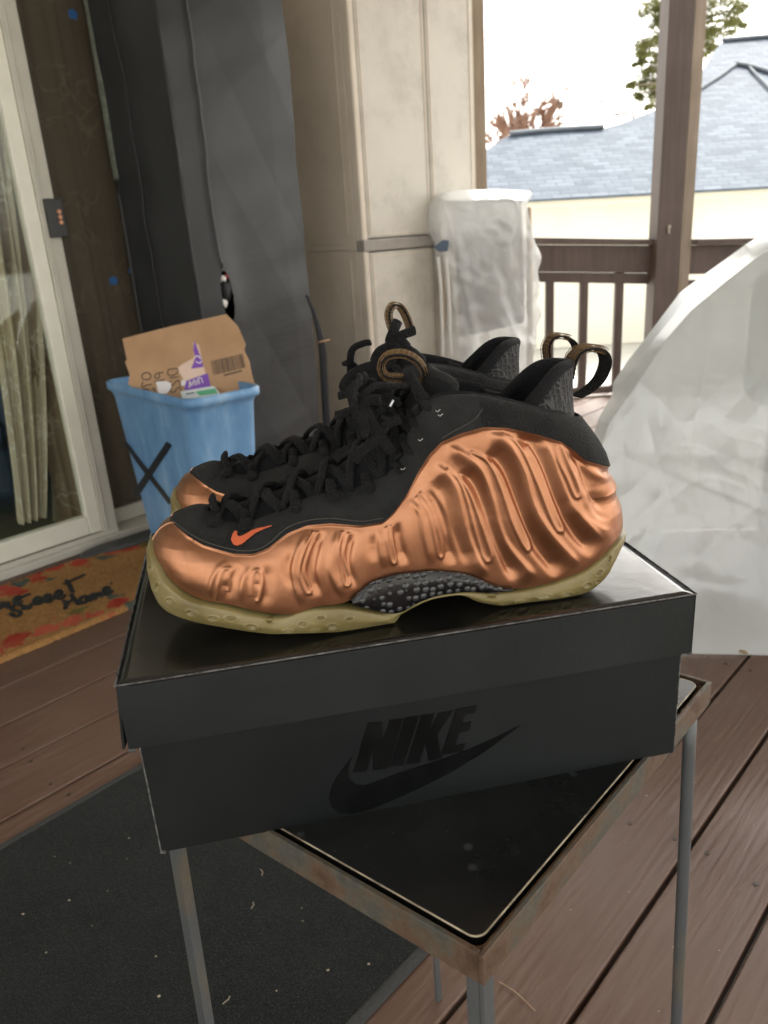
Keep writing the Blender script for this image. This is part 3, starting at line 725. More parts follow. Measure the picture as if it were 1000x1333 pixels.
for ltr in ([(187, 392), (246, 190), (305, 184), (306, 265), (336, 178), (389, 172), (328, 375), (268, 382), (268, 300), (242, 386)],
            [(397, 168), (454, 161), (391, 360), (335, 368)],
            [(463, 158), (516, 152), (497, 225), (535, 149), (592, 140), (528, 238), (547, 334), (494, 344), (479, 272), (456, 350), (403, 357)],
            [(606, 133), (691, 118), (680, 150), (641, 157), (630, 190), (667, 184), (656, 222), (618, 229), (602, 282), (642, 274), (632, 306), (545, 320)]):
    print_poly(ltr, 'letter')
print_poly([(182, 328), (138, 385), (103, 440), (90, 490), (98, 530), (130, 556), (190, 560), (260, 540), (340, 508), (470, 448), (600, 382), (720, 308), (866, 200), (760, 252), (660, 296), (560, 334), (460, 366), (370, 395), (290, 425), (235, 445), (195, 440), (170, 418), (165, 380)], 'swoosh_print')
settle(bx)

# ================================================================== TABLE
NT_ = at_z(629, 1246, ZT + .002); LT_ = at_z(350, 1084, ZT + .002); RT_ = at_z(927, 887, ZT + .002)
dR = (RT_ - NT_); SR = np.linalg.norm(dR); dR /= SR; dL = (LT_ - NT_) / np.linalg.norm(LT_ - NT_); SLn = .262
for _b in np.linspace(.18, .34, 161):
    if proj(NT_ + dL * (_b - .010) + dR * .010 - E3 * .08)[0] > 233: SLn = float(_b)
tb = thing('side_table', (NT_[0] + .5 * (dR[0] * SR + dL[0] * SLn), NT_[1] + .5 * (dR[1] * SR + dL[1] * SLn), 0), 'small rusty metal table with a black tile top, holding up the shoe box', 'side table')
def T(a, b, z): return NT_ + dR * a + dL * b + np.array([0, 0, z])
def rust_mat():
    t = NT('rusted_painted_iron'); mp = t.coord()
    n1 = t.n('ShaderNodeTexNoise', {'Vector': mp, 'Scale': 22.0, 'Detail': 8.0, 'Roughness': .7}); n2 = t.n('ShaderNodeTexNoise', {'Vector': mp, 'Scale': 160.0, 'Detail': 5.0, 'Roughness': .7})
    c = t.ramp((n1, 'Fac'), [(.34, (.10, .058, .038)), (.44, (.16, .11, .075)), (.52, (.13, .12, .095)), (.60, (.095, .105, .105)), (.68, (.15, .12, .07)), (.76, (.12, .07, .04))])
    d = t.n('ShaderNodeMix', {'Factor': (n2, 'Fac'), 'A': (c, 'Color'), 'B': c4((.18, .135, .09))}, data_type='RGBA', blend_type='OVERLAY')
    b = t.n('ShaderNodeBump', {'Height': (n2, 'Fac'), 'Strength': .7, 'Distance': .0012})
    p = t.n('ShaderNodeBsdfPrincipled', {'Roughness': .62, 'Metallic': .15, 'Normal': b}); t.t.links.new(d.outputs[2], p.inputs['Base Color'])
    return t.done(p)
M_rust = rust_mat()
M_leg = mat('dull_blue_grey_iron', (.105, .115, .12), .42, metal=.35, col2=(.17, .14, .09), nscale=30, contrast=(.5, .72), bump=.5, bscale=260, bdist=.0008, stretch=(1, 1, .35))
fh = .0225; fw = .0035
frm = MB()
def flange(m, a0, a1, b0, b1, z0, z1): m.box(T(a0, b0, z0), dR * (a1 - a0), dL * (b1 - b0), E3 * (z1 - z0))
flange(frm, 0, SR, 0, fw, -fh, 0); flange(frm, 0, SR, SLn - fw, SLn, -fh, 0); flange(frm, 0, fw, fw, SLn - fw, -fh, 0); flange(frm, SR - fw, SR, fw, SLn - fw, -fh, 0)
flange(frm, fw, SR - fw, fw, .022, -.014, -.0105); flange(frm, fw, SR - fw, SLn - .022, SLn - fw, -.014, -.0105); flange(frm, fw, .022, .022, SLn - .022, -.014, -.0105); flange(frm, SR - .022, SR - fw, .022, SLn - .022, -.014, -.0105)
frm.build('frame', M_rust, tb, bevel=.0007)
g_ = .0085; rc = .0075
def rrect(m, a0, a1, b0, b1, r, z0, z1, seg=7):
    pts = []
    for (ca, cb, s0) in ((a1 - r, b0 + r, -90), (a1 - r, b1 - r, 0), (a0 + r, b1 - r, 90), (a0 + r, b0 + r, 180)):
        for k in range(seg + 1):
            an = math.radians(s0 + 90 * k / seg); pts.append(T(ca + r * math.cos(an), cb + r * math.sin(an), z0))
    m.prism(pts, (0, 0, z1 - z0)); return pts
def tile_mat():
    t = NT('dusty_black_tile'); mp = t.coord()
    n1 = t.n('ShaderNodeTexNoise', {'Vector': mp, 'Scale': 9.0, 'Detail': 9.0, 'Roughness': .65})
    v = t.n('ShaderNodeTexVoronoi', {'Vector': mp, 'Scale': 55.0}); v2 = t.n('ShaderNodeTexVoronoi', {'Vector': mp, 'Scale': 140.0})
    nz = t.n('ShaderNodeTexNoise', {'Vector': mp, 'Scale': 30.0, 'Detail': 2.0})
    spot = t.n('ShaderNodeMath', {0: t.ramp((v, 'Distance'), [(.10, (1, 1, 1)), (.22, (0, 0, 0))]), 1: t.ramp((nz, 'Fac'), [(.58, (0, 0, 0)), (.66, (.6, .6, .6))])}, operation='MULTIPLY')
    sp2 = t.n('ShaderNodeMath', {0: t.ramp((v2, 'Distance'), [(.05, (1, 1, 1)), (.10, (0, 0, 0))]), 1: t.ramp((n1, 'Fac'), [(.55, (0, 0, 0)), (.65, (1, 1, 1))])}, operation='MULTIPLY')
    base = t.ramp((n1, 'Fac'), [(.3, (.005, .0056, .0056)), (.7, (.014, .0148, .0145))])
    m1 = t.n('ShaderNodeMix', {'Factor': spot, 'A': (base, 'Color'), 'B': c4((.055, .057, .055))}, data_type='RGBA')
    m2 = t.n('ShaderNodeMix', {'Factor': sp2, 'B': c4((.12, .12, .11))}, data_type='RGBA'); t.t.links.new(m1.outputs[2], m2.inputs[6])
    p = t.n('ShaderNodeBsdfPrincipled', {'Roughness': t.n('ShaderNodeMapRange', {'Value': (n1, 'Fac'), 'From Min': .3, 'From Max': .7, 'To Min': .20, 'To Max': .42})}); t.t.links.new(m2.outputs[2], p.inputs['Base Color'])
    return t.done(p)
m = MB(); pts = rrect(m, g_, SR - g_, g_, SLn - g_, rc, -.008, -.0005); tt = m.build('tile_top', tile_mat(), tb)
m = MB(); pts = rrect(MB(), g_ - .0003, SR - g_ + .0003, g_ - .0003, SLn - g_ + .0003, rc, -.0009, 0)
m.tube(pts + pts[:1], .0006, 6); m.build('tile_edge', mat('chipped_pale_tile_edge', (.55, .47, .33), .5, col2=(.10, .07, .04), nscale=60, contrast=(.35, .7)), tt)
m = MB(); p2_ = rrect(MB(), g_ - .0045, SR - g_ + .004, g_ - .0045, SLn - g_ + .004, rc, -.0065, 0); m.tube(p2_[22:] + p2_[:6], .0036, 8, flat=.8)
m.build('rust_crust', mat('orange_rust_crust', (.20, .11, .045), .8, col2=(.07, .04, .022), nscale=150, bump=1, bscale=500), tb)
ZB0 = ZT - fh
def rod(name, p, q, r, nseg=12, flat=1): MB().tube(smooth_path([p, q], 14), r, nseg, flat, up=dR).build(name, M_leg, tb, smooth=True)
def floorpt(a, b, da, db): return T(a + da, b + db, -ZT - .002 + .0005)
rod('leg', T(SR - .013, .011, -fh + .002), floorpt(SR - .013, .011, .018, -.012), .0056)
flat_ = MB(); 
def bar(m, p, q, ax, ay):
    ax, ay = np.array(ax), np.array(ay); p, q = np.array(p), np.array(q)
    m.prism([p, p + ax, p + ax + ay, p + ay], q - p)
m = MB(); p = T(.006, SLn - .012, -fh + .002); q = floorpt(.006, SLn - .012, -.01, .008); bar(m, p, q, dR * .009, dL * .003); bar(m, p + dL * .0031, q + dL * .0031, dR * .0025, dL * .008); m.build('leg', M_leg, tb, bevel=.0005)
m = MB(); p = T(.001, .001, -fh + .002); q = floorpt(.001, .001, 0, 0); bar(m, p, q, dR * .0105, dL * .003); bar(m, p + dL * .0031, q + dL * .0031, dR * .003, dL * .0085); m.build('leg', M_leg, tb, bevel=.0006)
bp = at_pl(567, 1262, dL, (T(0, SLn - .01, 0)) @ dL); bq = at_pl(572, 1333, dL, (T(0, SLn - .01, 0)) @ dL)
dn = (bq - bp) / (bq - bp)[2]; tp_ = bp + dn * (ZB0 + .002 - bp[2]); bt_ = bp + dn * (.0005 - bp[2])
m = MB(); bar(m, tp_, bt_, dR * .010, dL * .004); m.build('leg', M_leg, tb, bevel=.0005)
rod('cross_brace', T(SR - .012, .02, -fh + .004), T(SR - .012, SLn - .02, -fh + .004), .003, 8)
settle(tb)

# ================================================================== DECK, GROUND, RUG, MAT
def deck_mat():
    t = NT('worn_brown_deck_paint'); R_ = (0, 0, -DA)
    g1 = t.n('ShaderNodeTexNoise', {'Vector': t.coord((1.2, 14, 1), R_), 'Scale': 3.0, 'Detail': 10.0, 'Roughness': .65, 'Distortion': 1.4})
    g2 = t.n('ShaderNodeTexWave', {'Vector': t.coord((.8, 9, 1), R_), 'Scale': 2.2, 'Distortion': 9.0, 'Detail': 4.0, 'Detail Scale': 1.1}, bands_direction='Y')
    bl = t.n('ShaderNodeTexNoise', {'Vector': t.coord(), 'Scale': 1.7, 'Detail': 5.0})
    sp = t.n('ShaderNodeTexVoronoi', {'Vector': t.coord(), 'Scale': 60.0}); spn = t.n('ShaderNodeTexNoise', {'Vector': t.coord(), 'Scale': 7.0, 'Detail': 3.0})
    c1 = t.ramp((bl, 'Fac'), [(.35, (.082, .039, .025)), (.65, (.112, .064, .043))])
    c2 = t.n('ShaderNodeMix', {'Factor': t.ramp((g1, 'Fac'), [(.48, (0, 0, 0)), (.75, (.45, .45, .45))]), 'A': (c1, 'Color'), 'B': c4((.19, .135, .11))}, data_type='RGBA')
    c3 = t.n('ShaderNodeMix', {'Factor': t.n('ShaderNodeMath', {0: t.ramp((sp, 'Distance'), [(.04, (1, 1, 1)), (.09, (0, 0, 0))]), 1: t.ramp((spn, 'Fac'), [(.58, (0, 0, 0)), (.66, (1, 1, 1))])}, operation='MULTIPLY'), 'B': c4((.42, .34, .26))}, data_type='RGBA')
    t.t.links.new(c2.outputs[2], c3.inputs[6])
    h = t.n('ShaderNodeMath', {0: (g1, 'Fac'), 1: t.n('ShaderNodeMath', {0: (g2, 'Fac'), 1: .25}, operation='MULTIPLY')}, operation='ADD')
    b = t.n('ShaderNodeBump', {'Height': h, 'Strength': .38, 'Distance': .004})
    p = t.n('ShaderNodeBsdfPrincipled', {'Roughness': t.n('ShaderNodeMapRange', {'Value': (g1, 'Fac'), 'From Min': .3, 'From Max': .7, 'To Min': .36, 'To Max': .58}), 'Normal': b}); t.t.links.new(c3.outputs[2], p.inputs['Base Color'])
    return t.done(p)
gaps = [round(.219 - .14 * k, 4) for k in range(26, 0, -1)] + [.219, .359, .49, .64, .79, .94, 1.09, 1.235, 1.38, 1.545, 1.707, 1.873, 2.04, 2.205, 2.37, 2.53, 2.69]
m = MB(); rb = random.Random(3)
for a, b in zip(gaps[:-1], gaps[1:]):
    g = .0035; cuts = [-3.2]; 
    for w in (1,):
        ue = [min((4.72 - ww * math.cos(DA)) / math.sin(DA), 9.0) for ww in (a + g, b - g)]
    m.prism([WP(-3.2, a + g, -.032), WP(ue[0], a + g, -.032), WP(ue[1], b - g, -.032), WP(-3.2, b - g, -.032)], (0, 0, .032 - rb.uniform(0, .0012)))
tag(m.build('deck', deck_mat(), None, bevel=.0035), None, kind='structure')
jm = MB()
for k in range(14): 
    u0 = -3 + k * .75; jm.box(WP(u0, -3.4, -.16), U * .045, N * 6.0, E3 * .125)
tag(jm.build('deck_joists', mat('dark_joist', (.03, .02, .016), .9)), None, kind='structure')
sc_ = MB()
for a, b in zip(gaps[:-1], gaps[1:]):
    if b < -.6: continue
    for k in range(12):
        u0 = -2.6 + k * .61
        for ww in (a + .028, b - .028):
            p = WP(u0 + rb.uniform(-.01, .01), ww + rb.uniform(-.004, .004), -.0006); sc_.tube([p, p + E3 * .0012], .0042, 10)
tag(sc_.build('deck_screws', mat('dull_screw_head', (.05, .038, .032), .5, metal=.3)), None, kind='structure')
gm = mat('pale_concrete_ground', (.50, .49, .45), .9, col2=(.60, .59, .55), nscale=.6, bump=.3, bscale=20, bdist=.01)
tag(MB().add([(-120, -60, -.85), (120, -60, -.85), (120, 200, -.85), (-120, 200, -.85)], [(0, 1, 2, 3)]).build('ground', gm), None, kind='structure')

def rug_mat():
    t = NT('black_ribbed_rug'); R_ = (0, 0, -DA)
    n1 = t.n('ShaderNodeTexNoise', {'Vector': t.coord((1, 2.4, 1), R_), 'Scale': 170.0, 'Detail': 6.0, 'Roughness': .8})
    n2 = t.n('ShaderNodeTexNoise', {'Vector': t.coord(), 'Scale': 6.0, 'Detail': 8.0, 'Roughness': .7}); n3 = t.n('ShaderNodeTexNoise', {'Vector': t.coord(), 'Scale': 480.0, 'Detail': 2.0})
    c = t.ramp((n2, 'Fac'), [(.32, (.0066, .0086, .0084)), (.7, (.0148, .0174, .0166))])
    f = t.n('ShaderNodeMix', {'Factor': t.ramp((n3, 'Fac'), [(.5, (0, 0, 0)), (.72, (1, 1, 1))]), 'A': (c, 'Color'), 'B': c4((.05, .052, .048))}, data_type='RGBA')
    b = t.n('ShaderNodeBump', {'Height': (n1, 'Fac'), 'Strength': 1.0, 'Distance': .004})
    p = t.n('ShaderNodeBsdfPrincipled', {'Roughness': .95, 'Specular IOR Level': .12, 'Sheen Weight': .04, 'Normal': b}); t.t.links.new(f.outputs[2], p.inputs['Base Color'])
    return t.done(p)
RU0, RU1, RW0, RW1 = -1.9, .93, .567, 1.312
rug = thing('outdoor_rug', WP(-.4, .94, 0), 'flat black ribbed rug spread on the deck under the table', 'rug')
m = MB(); m.box(WP(RU0 + .012, RW0 + .012, .0015), U * (RU1 - RU0 - .024), N * (RW1 - RW0 - .024), E3 * .0065); m.build('pile', rug_mat(), rug, bevel=.002)
m = MB(); c_ = [WP(RU0 + .012, RW0 + .011, .0045), WP(RU1 - .012, RW0 + .011, .0045), WP(RU1 - .012, RW1 - .011, .0045), WP(RU0 + .012, RW1 - .011, .0045)]
for i in range(4): m.tube(smooth_path([c_[i], c_[(i + 1) % 4]], 30), .011, 10, .42)
m.build('hem', mat('black_rug_hem', (.02, .021, .021), .85, col2=(.035, .036, .035), nscale=300, bump=.8, bscale=600), rug)
settle(rug)
dm = MB(); rr2 = random.Random(12)
spots = [(203, 1245), (300, 1050), (165, 1118), (341, 1140), (90, 1172), (327, 1183), (394, 1199), (168, 1091), (71, 1115), (207, 1297), (393, 1182), (427, 1263), (140, 1160), (480, 1255), (360, 1290), (60, 1240), (30, 1190), (250, 1280), (290, 1307), (120, 1205)]
for i, (a, b) in enumerate(spots):
    p = at_z(a, b, .0095); s = rr2.uniform(.0008, .0022)
    if i in (1, 3, 5, 18): q = p + np.array([rr2.uniform(-.01, .01), rr2.uniform(.006, .016), 0]); dm.tube([p, .5 * (p + q) + np.array([.003, 0, .001]), q], .0006, 5)
    else: dm.tube([p - np.array([s, 0, 0]), p, p + np.array([s, s * .4, 0])], [s * .4, s, s * .4], 6, .6)
for _ in range(45):
    p = WP(rr2.gauss(-.15, .35), .6 + .66 * rr2.random() ** 1.5, .009); s = rr2.uniform(.0003, .0008); dm.tube([p - np.array([s, 0, 0]), p + np.array([s, s, 0])], s, 5, .5)
for _ in range(90):
    p = WP(rr2.uniform(-.2, 1.4), rr2.uniform(-.1, .55), .0008); s = rr2.uniform(.0004, .0012); dm.tube([p - np.array([s, 0, 0]), p + np.array([s, s, 0])], s, 5, .4)
tag(dm.build('crumbs', mat('pale_crumb', (.42, .36, .26), .8)), 'pale crumbs and dry grass bits scattered over the black rug and deck', 'crumbs', kind='stuff')
tw = MB(); tw.tube(smooth_path([at_z(708, 1108 - 0, .003), at_z(712, 1134, .003)], 8), .0012, 5); 
t_ = MB(); t_.tube(smooth_path([at_z(650, 1278, .002), at_z(672, 1292, .0025), at_z(697, 1316, .002)], 12), .0005, 5)
tag(t_.build('dry_stem', mat('pale_stem', (.4, .27, .17), .8)), 'thin dry stem lying on the deck right of the table corner', 'stem')
# doormat
def mat_mat():
    t = NT('coir_with_flower_print'); L_ = t.coord()
    n1 = t.n('ShaderNodeTexNoise', {'Vector': L_, 'Scale': 260.0, 'Detail': 4.0, 'Roughness': .8}); n2 = t.n('ShaderNodeTexNoise', {'Vector': L_, 'Scale': 14.0, 'Detail': 5.0})
    base = t.ramp((n1, 'Fac'), [(.3, (.20, .095, .03)), (.5, (.42, .22, .08)), (.7, (.58, .34, .14))])
    sep = t.n('ShaderNodeSeparateXYZ', {'Vector': L_})
    wob = t.n('ShaderNodeMath', {0: (sep, 'Y'), 1: t.n('ShaderNodeMath', {0: (n2, 'Fac'), 1: .16}, operation='MULTIPLY')}, operation='ADD')
    ab = t.n('ShaderNodeMath', {0: t.n('ShaderNodeMath', {0: wob, 1: -.08}, operation='ADD')}, operation='ABSOLUTE')
    band = t.ramp(t.n('ShaderNodeMath', {0: ab, 1: 2.0}, operation='MULTIPLY'), [(.27, (0, 0, 0)), (.30, (1, 1, 1)), (.49, (1, 1, 1)), (.51, (0, 0, 0))])
    dv = t.n('ShaderNodeMix', {'Factor': .06, 'A': (L_, 'Vector'), 'B': (t.n('ShaderNodeTexNoise', {'Vector': L_, 'Scale': 30.0}), 'Color')}, data_type='RGBA')
    v = t.n('ShaderNodeTexVoronoi', {'Scale': 15.0}); t.t.links.new(dv.outputs[2], v.inputs['Vector'])
    vc_ = t.n('ShaderNodeSeparateColor', {'Color': (v, 'Color')})
    col = t.ramp((vc_, 'Red'), [(0, (.42, .03, .03)), (.30, (.52, .06, .04)), (.32, (.05, .11, .11)), (.50, (.06, .10, .09)), (.52, (.14, .14, .04)), (.64, (.18, .16, .05)), (.66, (.50, .05, .045)), (1, (.62, .13, .08))]); col.color_ramp.interpolation = 'LINEAR'
    keep = t.n('ShaderNodeMath', {0: (band, 'Color'), 1: t.ramp((v, 'Distance'), [(.42, (1, 1, 1)), (.55, (0, 0, 0))])}, operation='MULTIPLY')
    kk = t.n('ShaderNodeMath', {0: keep, 1: t.ramp((n1, 'Fac'), [(.3, (1, 1, 1)), (.75, (.75, .75, .75))])}, operation='MULTIPLY')
    mx = t.n('ShaderNodeMix', {'Factor': kk, 'A': (base, 'Color'), 'B': (col, 'Color')}, data_type='RGBA')
    b = t.n('ShaderNodeBump', {'Height': (n1, 'Fac'), 'Strength': 1.0, 'Distance': .005})
    p = t.n('ShaderNodeBsdfPrincipled', {'Roughness': .95, 'Specular IOR Level': .1, 'Normal': b}); t.t.links.new(mx.outputs[2], p.inputs['Base Color'])
    return t.done(p)
MW0, MW1, MU0, MU1 = 2.0, 2.50, .55, 1.42
dmat = thing('doormat', WP((MU0 + MU1) / 2, (MW0 + MW1) / 2, 0), 'brown coir doormat with red flowers and handwritten lettering at the sliding door', 'doormat')
dmat.rotation_euler = (0, 0, DA)
hx, hy = (MU1 - MU0) / 2, (MW1 - MW0) / 2
nxx, nyy = 160, 90
gx, gy = np.meshgrid(np.linspace(-hx, hx, nxx), np.linspace(-hy, hy, nyy), indexing='ij')
ez = np.minimum(1, np.minimum(np.minimum(gx + hx, hx - gx), np.minimum(gy + hy, hy - gy)) / .004)
gz = .014 * ez + .0016 * rng.normal(size=gx.shape) * (ez > .5)
o = gridmesh('coir_pile', np.stack([gx + .0015 * rng.normal(size=gx.shape), gy + .0015 * rng.normal(size=gx.shape), gz], -1), mat_mat(), dmat)
if o.data.polygons[100].normal.z < 0: o.data.flip_normals()
def z2(x, y): return x / 4.545, 640 + y / 4.545
tx = MB()
for st in ([(-40, 690), (-25, 655), (-12, 690)], [(0, 695), (8, 660), (16, 655), (22, 685)], [(22, 680), (34, 656), (46, 658), (52, 690)], [(78, 652), (104, 645), (118, 632), (108, 618), (88, 632), (86, 655), (104, 664), (132, 648)], [(128, 628), (155, 612), (182, 606)],
           [(124, 672), (96, 668), (70, 684), (78, 702), (108, 706), (122, 722), (96, 740), (62, 720)], [(134, 672), (142, 696), (158, 676), (168, 694), (186, 662)], [(196, 660), (222, 652), (234, 636), (222, 622), (204, 638), (206, 664), (232, 664), (254, 646)], [(256, 650), (282, 640), (294, 622), (282, 606), (264, 622), (266, 648), (292, 652), (318, 630)], [(322, 632), (350, 618), (362, 596), (348, 582), (330, 600), (332, 628), (362, 634), (385, 610)], [(392, 524), (412, 556), (428, 590), (442, 590)], [(378, 546), (430, 522), (500, 490)],
           [(378, 644), (392, 664), (386, 694)], [(420, 606), (440, 640), (470, 668)], [(384, 668), (424, 640), (446, 630)], [(488, 618), (472, 640), (484, 662), (508, 652), (514, 630), (498, 614)], [(526, 616), (536, 646)], [(532, 630), (548, 604), (560, 612), (562, 634)], [(562, 622), (578, 598), (592, 606), (598, 622)], [(606, 606), (636, 594), (644, 574), (628, 562), (614, 580), (618, 606), (640, 612), (662, 586)], [(652, 546), (664, 544)]):
    P = smooth_path([at_z(*z2(*p), .0165) for p in st], 26)
    q = (P - WP((MU0 + MU1) / 2, (MW0 + MW1) / 2, 0)); L = np.stack([q @ U, q @ N, q[:, 2]], -1)
    tx.tube(L, .0072, 8, .28)
tx.build('lettering', mat('black_mat_print', (.014, .016, .014), .9, bump=1, bscale=400, bdist=.003), dmat)
# dark strip of rubber lying against the threshold
m = MB(); P = [at_z(104, 726, .018), at_z(130, 716, .018), at_z(160, 708, .018), at_z(195, 697, .018), at_z(260, 680, .018)]
m.tube(smooth_path(P, 30), np.interp(np.linspace(0, 1, 30), [0, .06, .3, 1], [.012, .03, .045, .05]), 12, .38)
tag(m.build('rubber_strip', mat('dark_grey_rubber', (.035, .038, .038), .6, col2=(.06, .062, .06), nscale=25, bump=.3), smooth=True), 'low dark grey rubber strip lying between the doormat and blue bin', 'rubber strip')

# ================================================================== HOUSE SIDE: WALL, SLIDING DOOR, CURTAIN
M_white = mat('cream_door_paint', (.72, .705, .60), .45, col2=(.80, .785, .68), nscale=12, contrast=(.3, .7), bump=.1, bscale=80)
M_cream = mat('grey_cream_door_paint', (.48, .465, .40), .5, col2=(.56, .54, .47), nscale=10, contrast=(.3, .7))
def glass_mat(name, tint, rough=.02, refl=.10, op=.0):
    t = NT(name)
    tr = t.n('ShaderNodeBsdfTransparent', {'Color': c4(tint)}); gl = t.n('ShaderNodeBsdfGlossy', {'Color': c4((.9, .95, .95)), 'Roughness': rough})
    fc = t.n('ShaderNodeLayerWeight', {'Blend': .5}); pw = t.n('ShaderNodeMath', {0: (fc, 'Facing'), 1: 5.0}, operation='POWER')
    ad = t.n('ShaderNodeMath', {0: pw, 1: .7, 2: refl}, operation='MULTIPLY_ADD')
    mx = t.n('ShaderNodeMixShader', {0: ad, 1: tr, 2: gl})
    if op:
        di = t.n('ShaderNodeBsdfDiffuse', {'Color': c4((.29, .265, .215))}); mx = t.n('ShaderNodeMixShader', {0: op, 1: mx, 2: di})
    return t.done(mx)
US = [u_of(x, 600, 2.60) for x in (98, 115, 135)]
UP2 = 1.62
door = thing('sliding_glass_door', WP(.9, 2.62, 0), 'cream framed sliding glass door with a lace curtain behind the panes', 'door')
def wb(m, u0, u1, w0, w1, z0, z1): m.box(WP(u0, w0, z0), U * (u1 - u0), N * (w1 - w0), E3 * (z1 - z0)); return m
zr = z_of(60, 689, 2.60); 
m = MB(); wb(m, -1.4, UP2, 2.565, 2.74, .0, .028); wb(m, -1.4, US[2] + .0, 2.585, 2.595, .028, .045); m.build('threshold', M_cream, door, bevel=.002)
m = MB(); wb(m, -1.4, US[0], 2.60, 2.64, .046, zr); m.build('bottom_rail', M_white, door, bevel=.004)
m = MB(); wb(m, US[0], US[1], 2.597, 2.64, .046, 2.05); m.build('stile', M_white, door, bevel=.003)
m = MB(); wb(m, US[1] + .001, US[2], 2.590, 2.65, .030, 2.05); wb(m, US[1] + .012, US[1] + .018, 2.586, 2.5895, .030, 2.05); m.build('stile', M_cream, door, bevel=.003)
wb(MB(), -1.4, US[2], 2.60, 2.64, 2.05, 2.12).build('top_rail', M_white, door)
wb(MB(), -1.4, US[0], 2.618, 2.622, zr, 2.05).build('glass_pane', glass_mat('door_glass', (.96, .98, .95), refl=.03), door)
p2 = MB(); wb(p2, US[2], UP2, 2.665, 2.70, .030, .085); p2.build('far_rail', M_cream, door, bevel=.003)
wb(MB(), US[2], UP2, 2.680, 2.684, .085, 2.05).build('dark_pane', glass_mat('dusty_dark_screen', (.62, .58, .50), .25, .02, .22), door)
zl0, zl1 = z_of(70, 309, 2.588), z_of(66, 259, 2.588); ul0, ul1 = u_of(55, 262, 2.588), u_of(77, 262, 2.588)
lt = wb(MB(), ul0, ul1, 2.568, 2.589, zl0, zl1).build('latch', mat('black_latch', (.012, .012, .012), .4), door, bevel=.002)
m = MB()
for k in range(3):
    c_ = WP(ul0 + (ul1 - ul0) * .68, 2.566, zl0 + (zl1 - zl0) * (.66 - .14 * k)); m.tube([c_ + N * .003, c_ - N * .003], .0065, 10)
m.build('copper_contact', mat('copper_contact', (.5, .24, .14), .4, metal=.6), lt)
for (a, b) in ((148, 365), (171, 352), (95, 18)):
    c_ = at_w(a, b, 2.678); s = .016 if a != 171 else .011
    m = MB(); m.prism([c_ + U * (-s) + E3 * (-s * .8), c_ + U * (s * .7) + E3 * (-s), c_ + U * s + E3 * (s * .3), c_ + U * (.1 * s) + E3 * s * .9, c_ + U * (-s * .9) + E3 * s * .6], N * .0006)
    m.build('blue_tape', mat('blue_painters_tape', (.03, .13, .36), .6), door)
settle(door)
# curtain
def lace_mat(name, base, vine, tr):
    t = NT(name); mp = t.coord(rot=(0, 0, -DA))
    nz = t.n('ShaderNodeTexNoise', {'Vector': mp, 'Scale': 5.0, 'Detail': 3.0})
    dv = t.n('ShaderNodeMix', {'Factor': .35, 'A': (mp, 'Vector'), 'B': (nz, 'Color')}, data_type='RGBA')
    v = t.n('ShaderNodeTexVoronoi', {'Scale': 11.0}, feature='DISTANCE_TO_EDGE'); t.t.links.new(dv.outputs[2], v.inputs['Vector'])
    v2 = t.n('ShaderNodeTexWave', {'Scale': 9.0, 'Distortion': 14.0, 'Detail': 2.0, 'Detail Scale': 2.0}); t.t.links.new(mp.outputs[0], v2.inputs['Vector'])
    a = t.ramp((v, 'Distance'), [(.02, (1, 1, 1)), (.06, (0, 0, 0))]); b = t.ramp((v2, 'Fac'), [(.86, (0, 0, 0)), (.97, (1, 1, 1))])
    mk = t.n('ShaderNodeMath', {0: a, 1: t.ramp((nz, 'Fac'), [(.45, (0, 0, 0)), (.55, (1, 1, 1))])}, operation='MULTIPLY'); mk = t.n('ShaderNodeMath', {0: mk, 1: 1.0}, operation='MULTIPLY')
    col = t.n('ShaderNodeMix', {'Factor': t.n('ShaderNodeMath', {0: mk, 1: .75}, operation='MULTIPLY'), 'A': c4(base), 'B': c4(vine)}, data_type='RGBA')
    d = t.n('ShaderNodeBsdfDiffuse'); t.t.links.new(col.outputs[2], d.inputs['Color']); tl = t.n('ShaderNodeBsdfTranslucent'); t.t.links.new(col.outputs[2], tl.inputs['Color'])
    m1 = t.n('ShaderNodeMixShader', {0: .35, 1: d, 2: tl}); m2 = t.n('ShaderNodeMixShader', {0: tr, 1: m1, 2: t.n('ShaderNodeBsdfTransparent')})
    return t.done(m2)
M_lc = lace_mat('olive_lace', (.74, .67, .52), (.95, .93, .85), .02)
def curtain(name, u0t, u1t, u0b, u1b, w, z0, z1, folds, amp, m, label, seed):
    nu, nz_ = 220, 60; G = np.zeros((nu, nz_, 3)); r = np.random.default_rng(seed); ph = r.uniform(0, 6, 4)
    for j in range(nz_):
        t = j / (nz_ - 1); z = z0 + (z1 - z0) * t; k = 1 - (1 - t) ** 2.2
        a, b = u0b + (u0t - u0b) * k, u1b + (u1t - u1b) * k
        s = np.linspace(0, 1, nu)
        uu = a + (b - a) * s
        ww = w + amp * (np.sin(s * folds * 6.28 + ph[0] + .8 * np.sin(2 * t + s * 4)) + .5 * np.sin(s * folds * 2.3 * 6.28 + ph[1] + t * 2)) * (1.2 - .5 * t)
        G[:, j] = U * uu[:, None] + N * ww[:, None]; G[:, j, 2] = z
    o = gridmesh(name, G, m); tag(o, label, 'curtain'); return o
curtain('lace_curtain', u_of(-60, 100, 2.74), u_of(60, 200, 2.74), u_of(38, 745, 2.80), u_of(74, 735, 2.80), 2.80, .10, 2.05, 4, .026, M_lc, 'gathered olive lace curtain narrowing to the floor behind the left glass pane', 1)
curtain('lace_curtain', US[1] - .05, UP2 + .4, US[1] - .05, UP2 + .4, 2.80, .04, 2.05, 7, .018, lace_mat('brown_lace', (.36, .28, .20), (.62, .56, .44), .0), 'dim brown lace curtain hanging behind the dark right pane', 2)
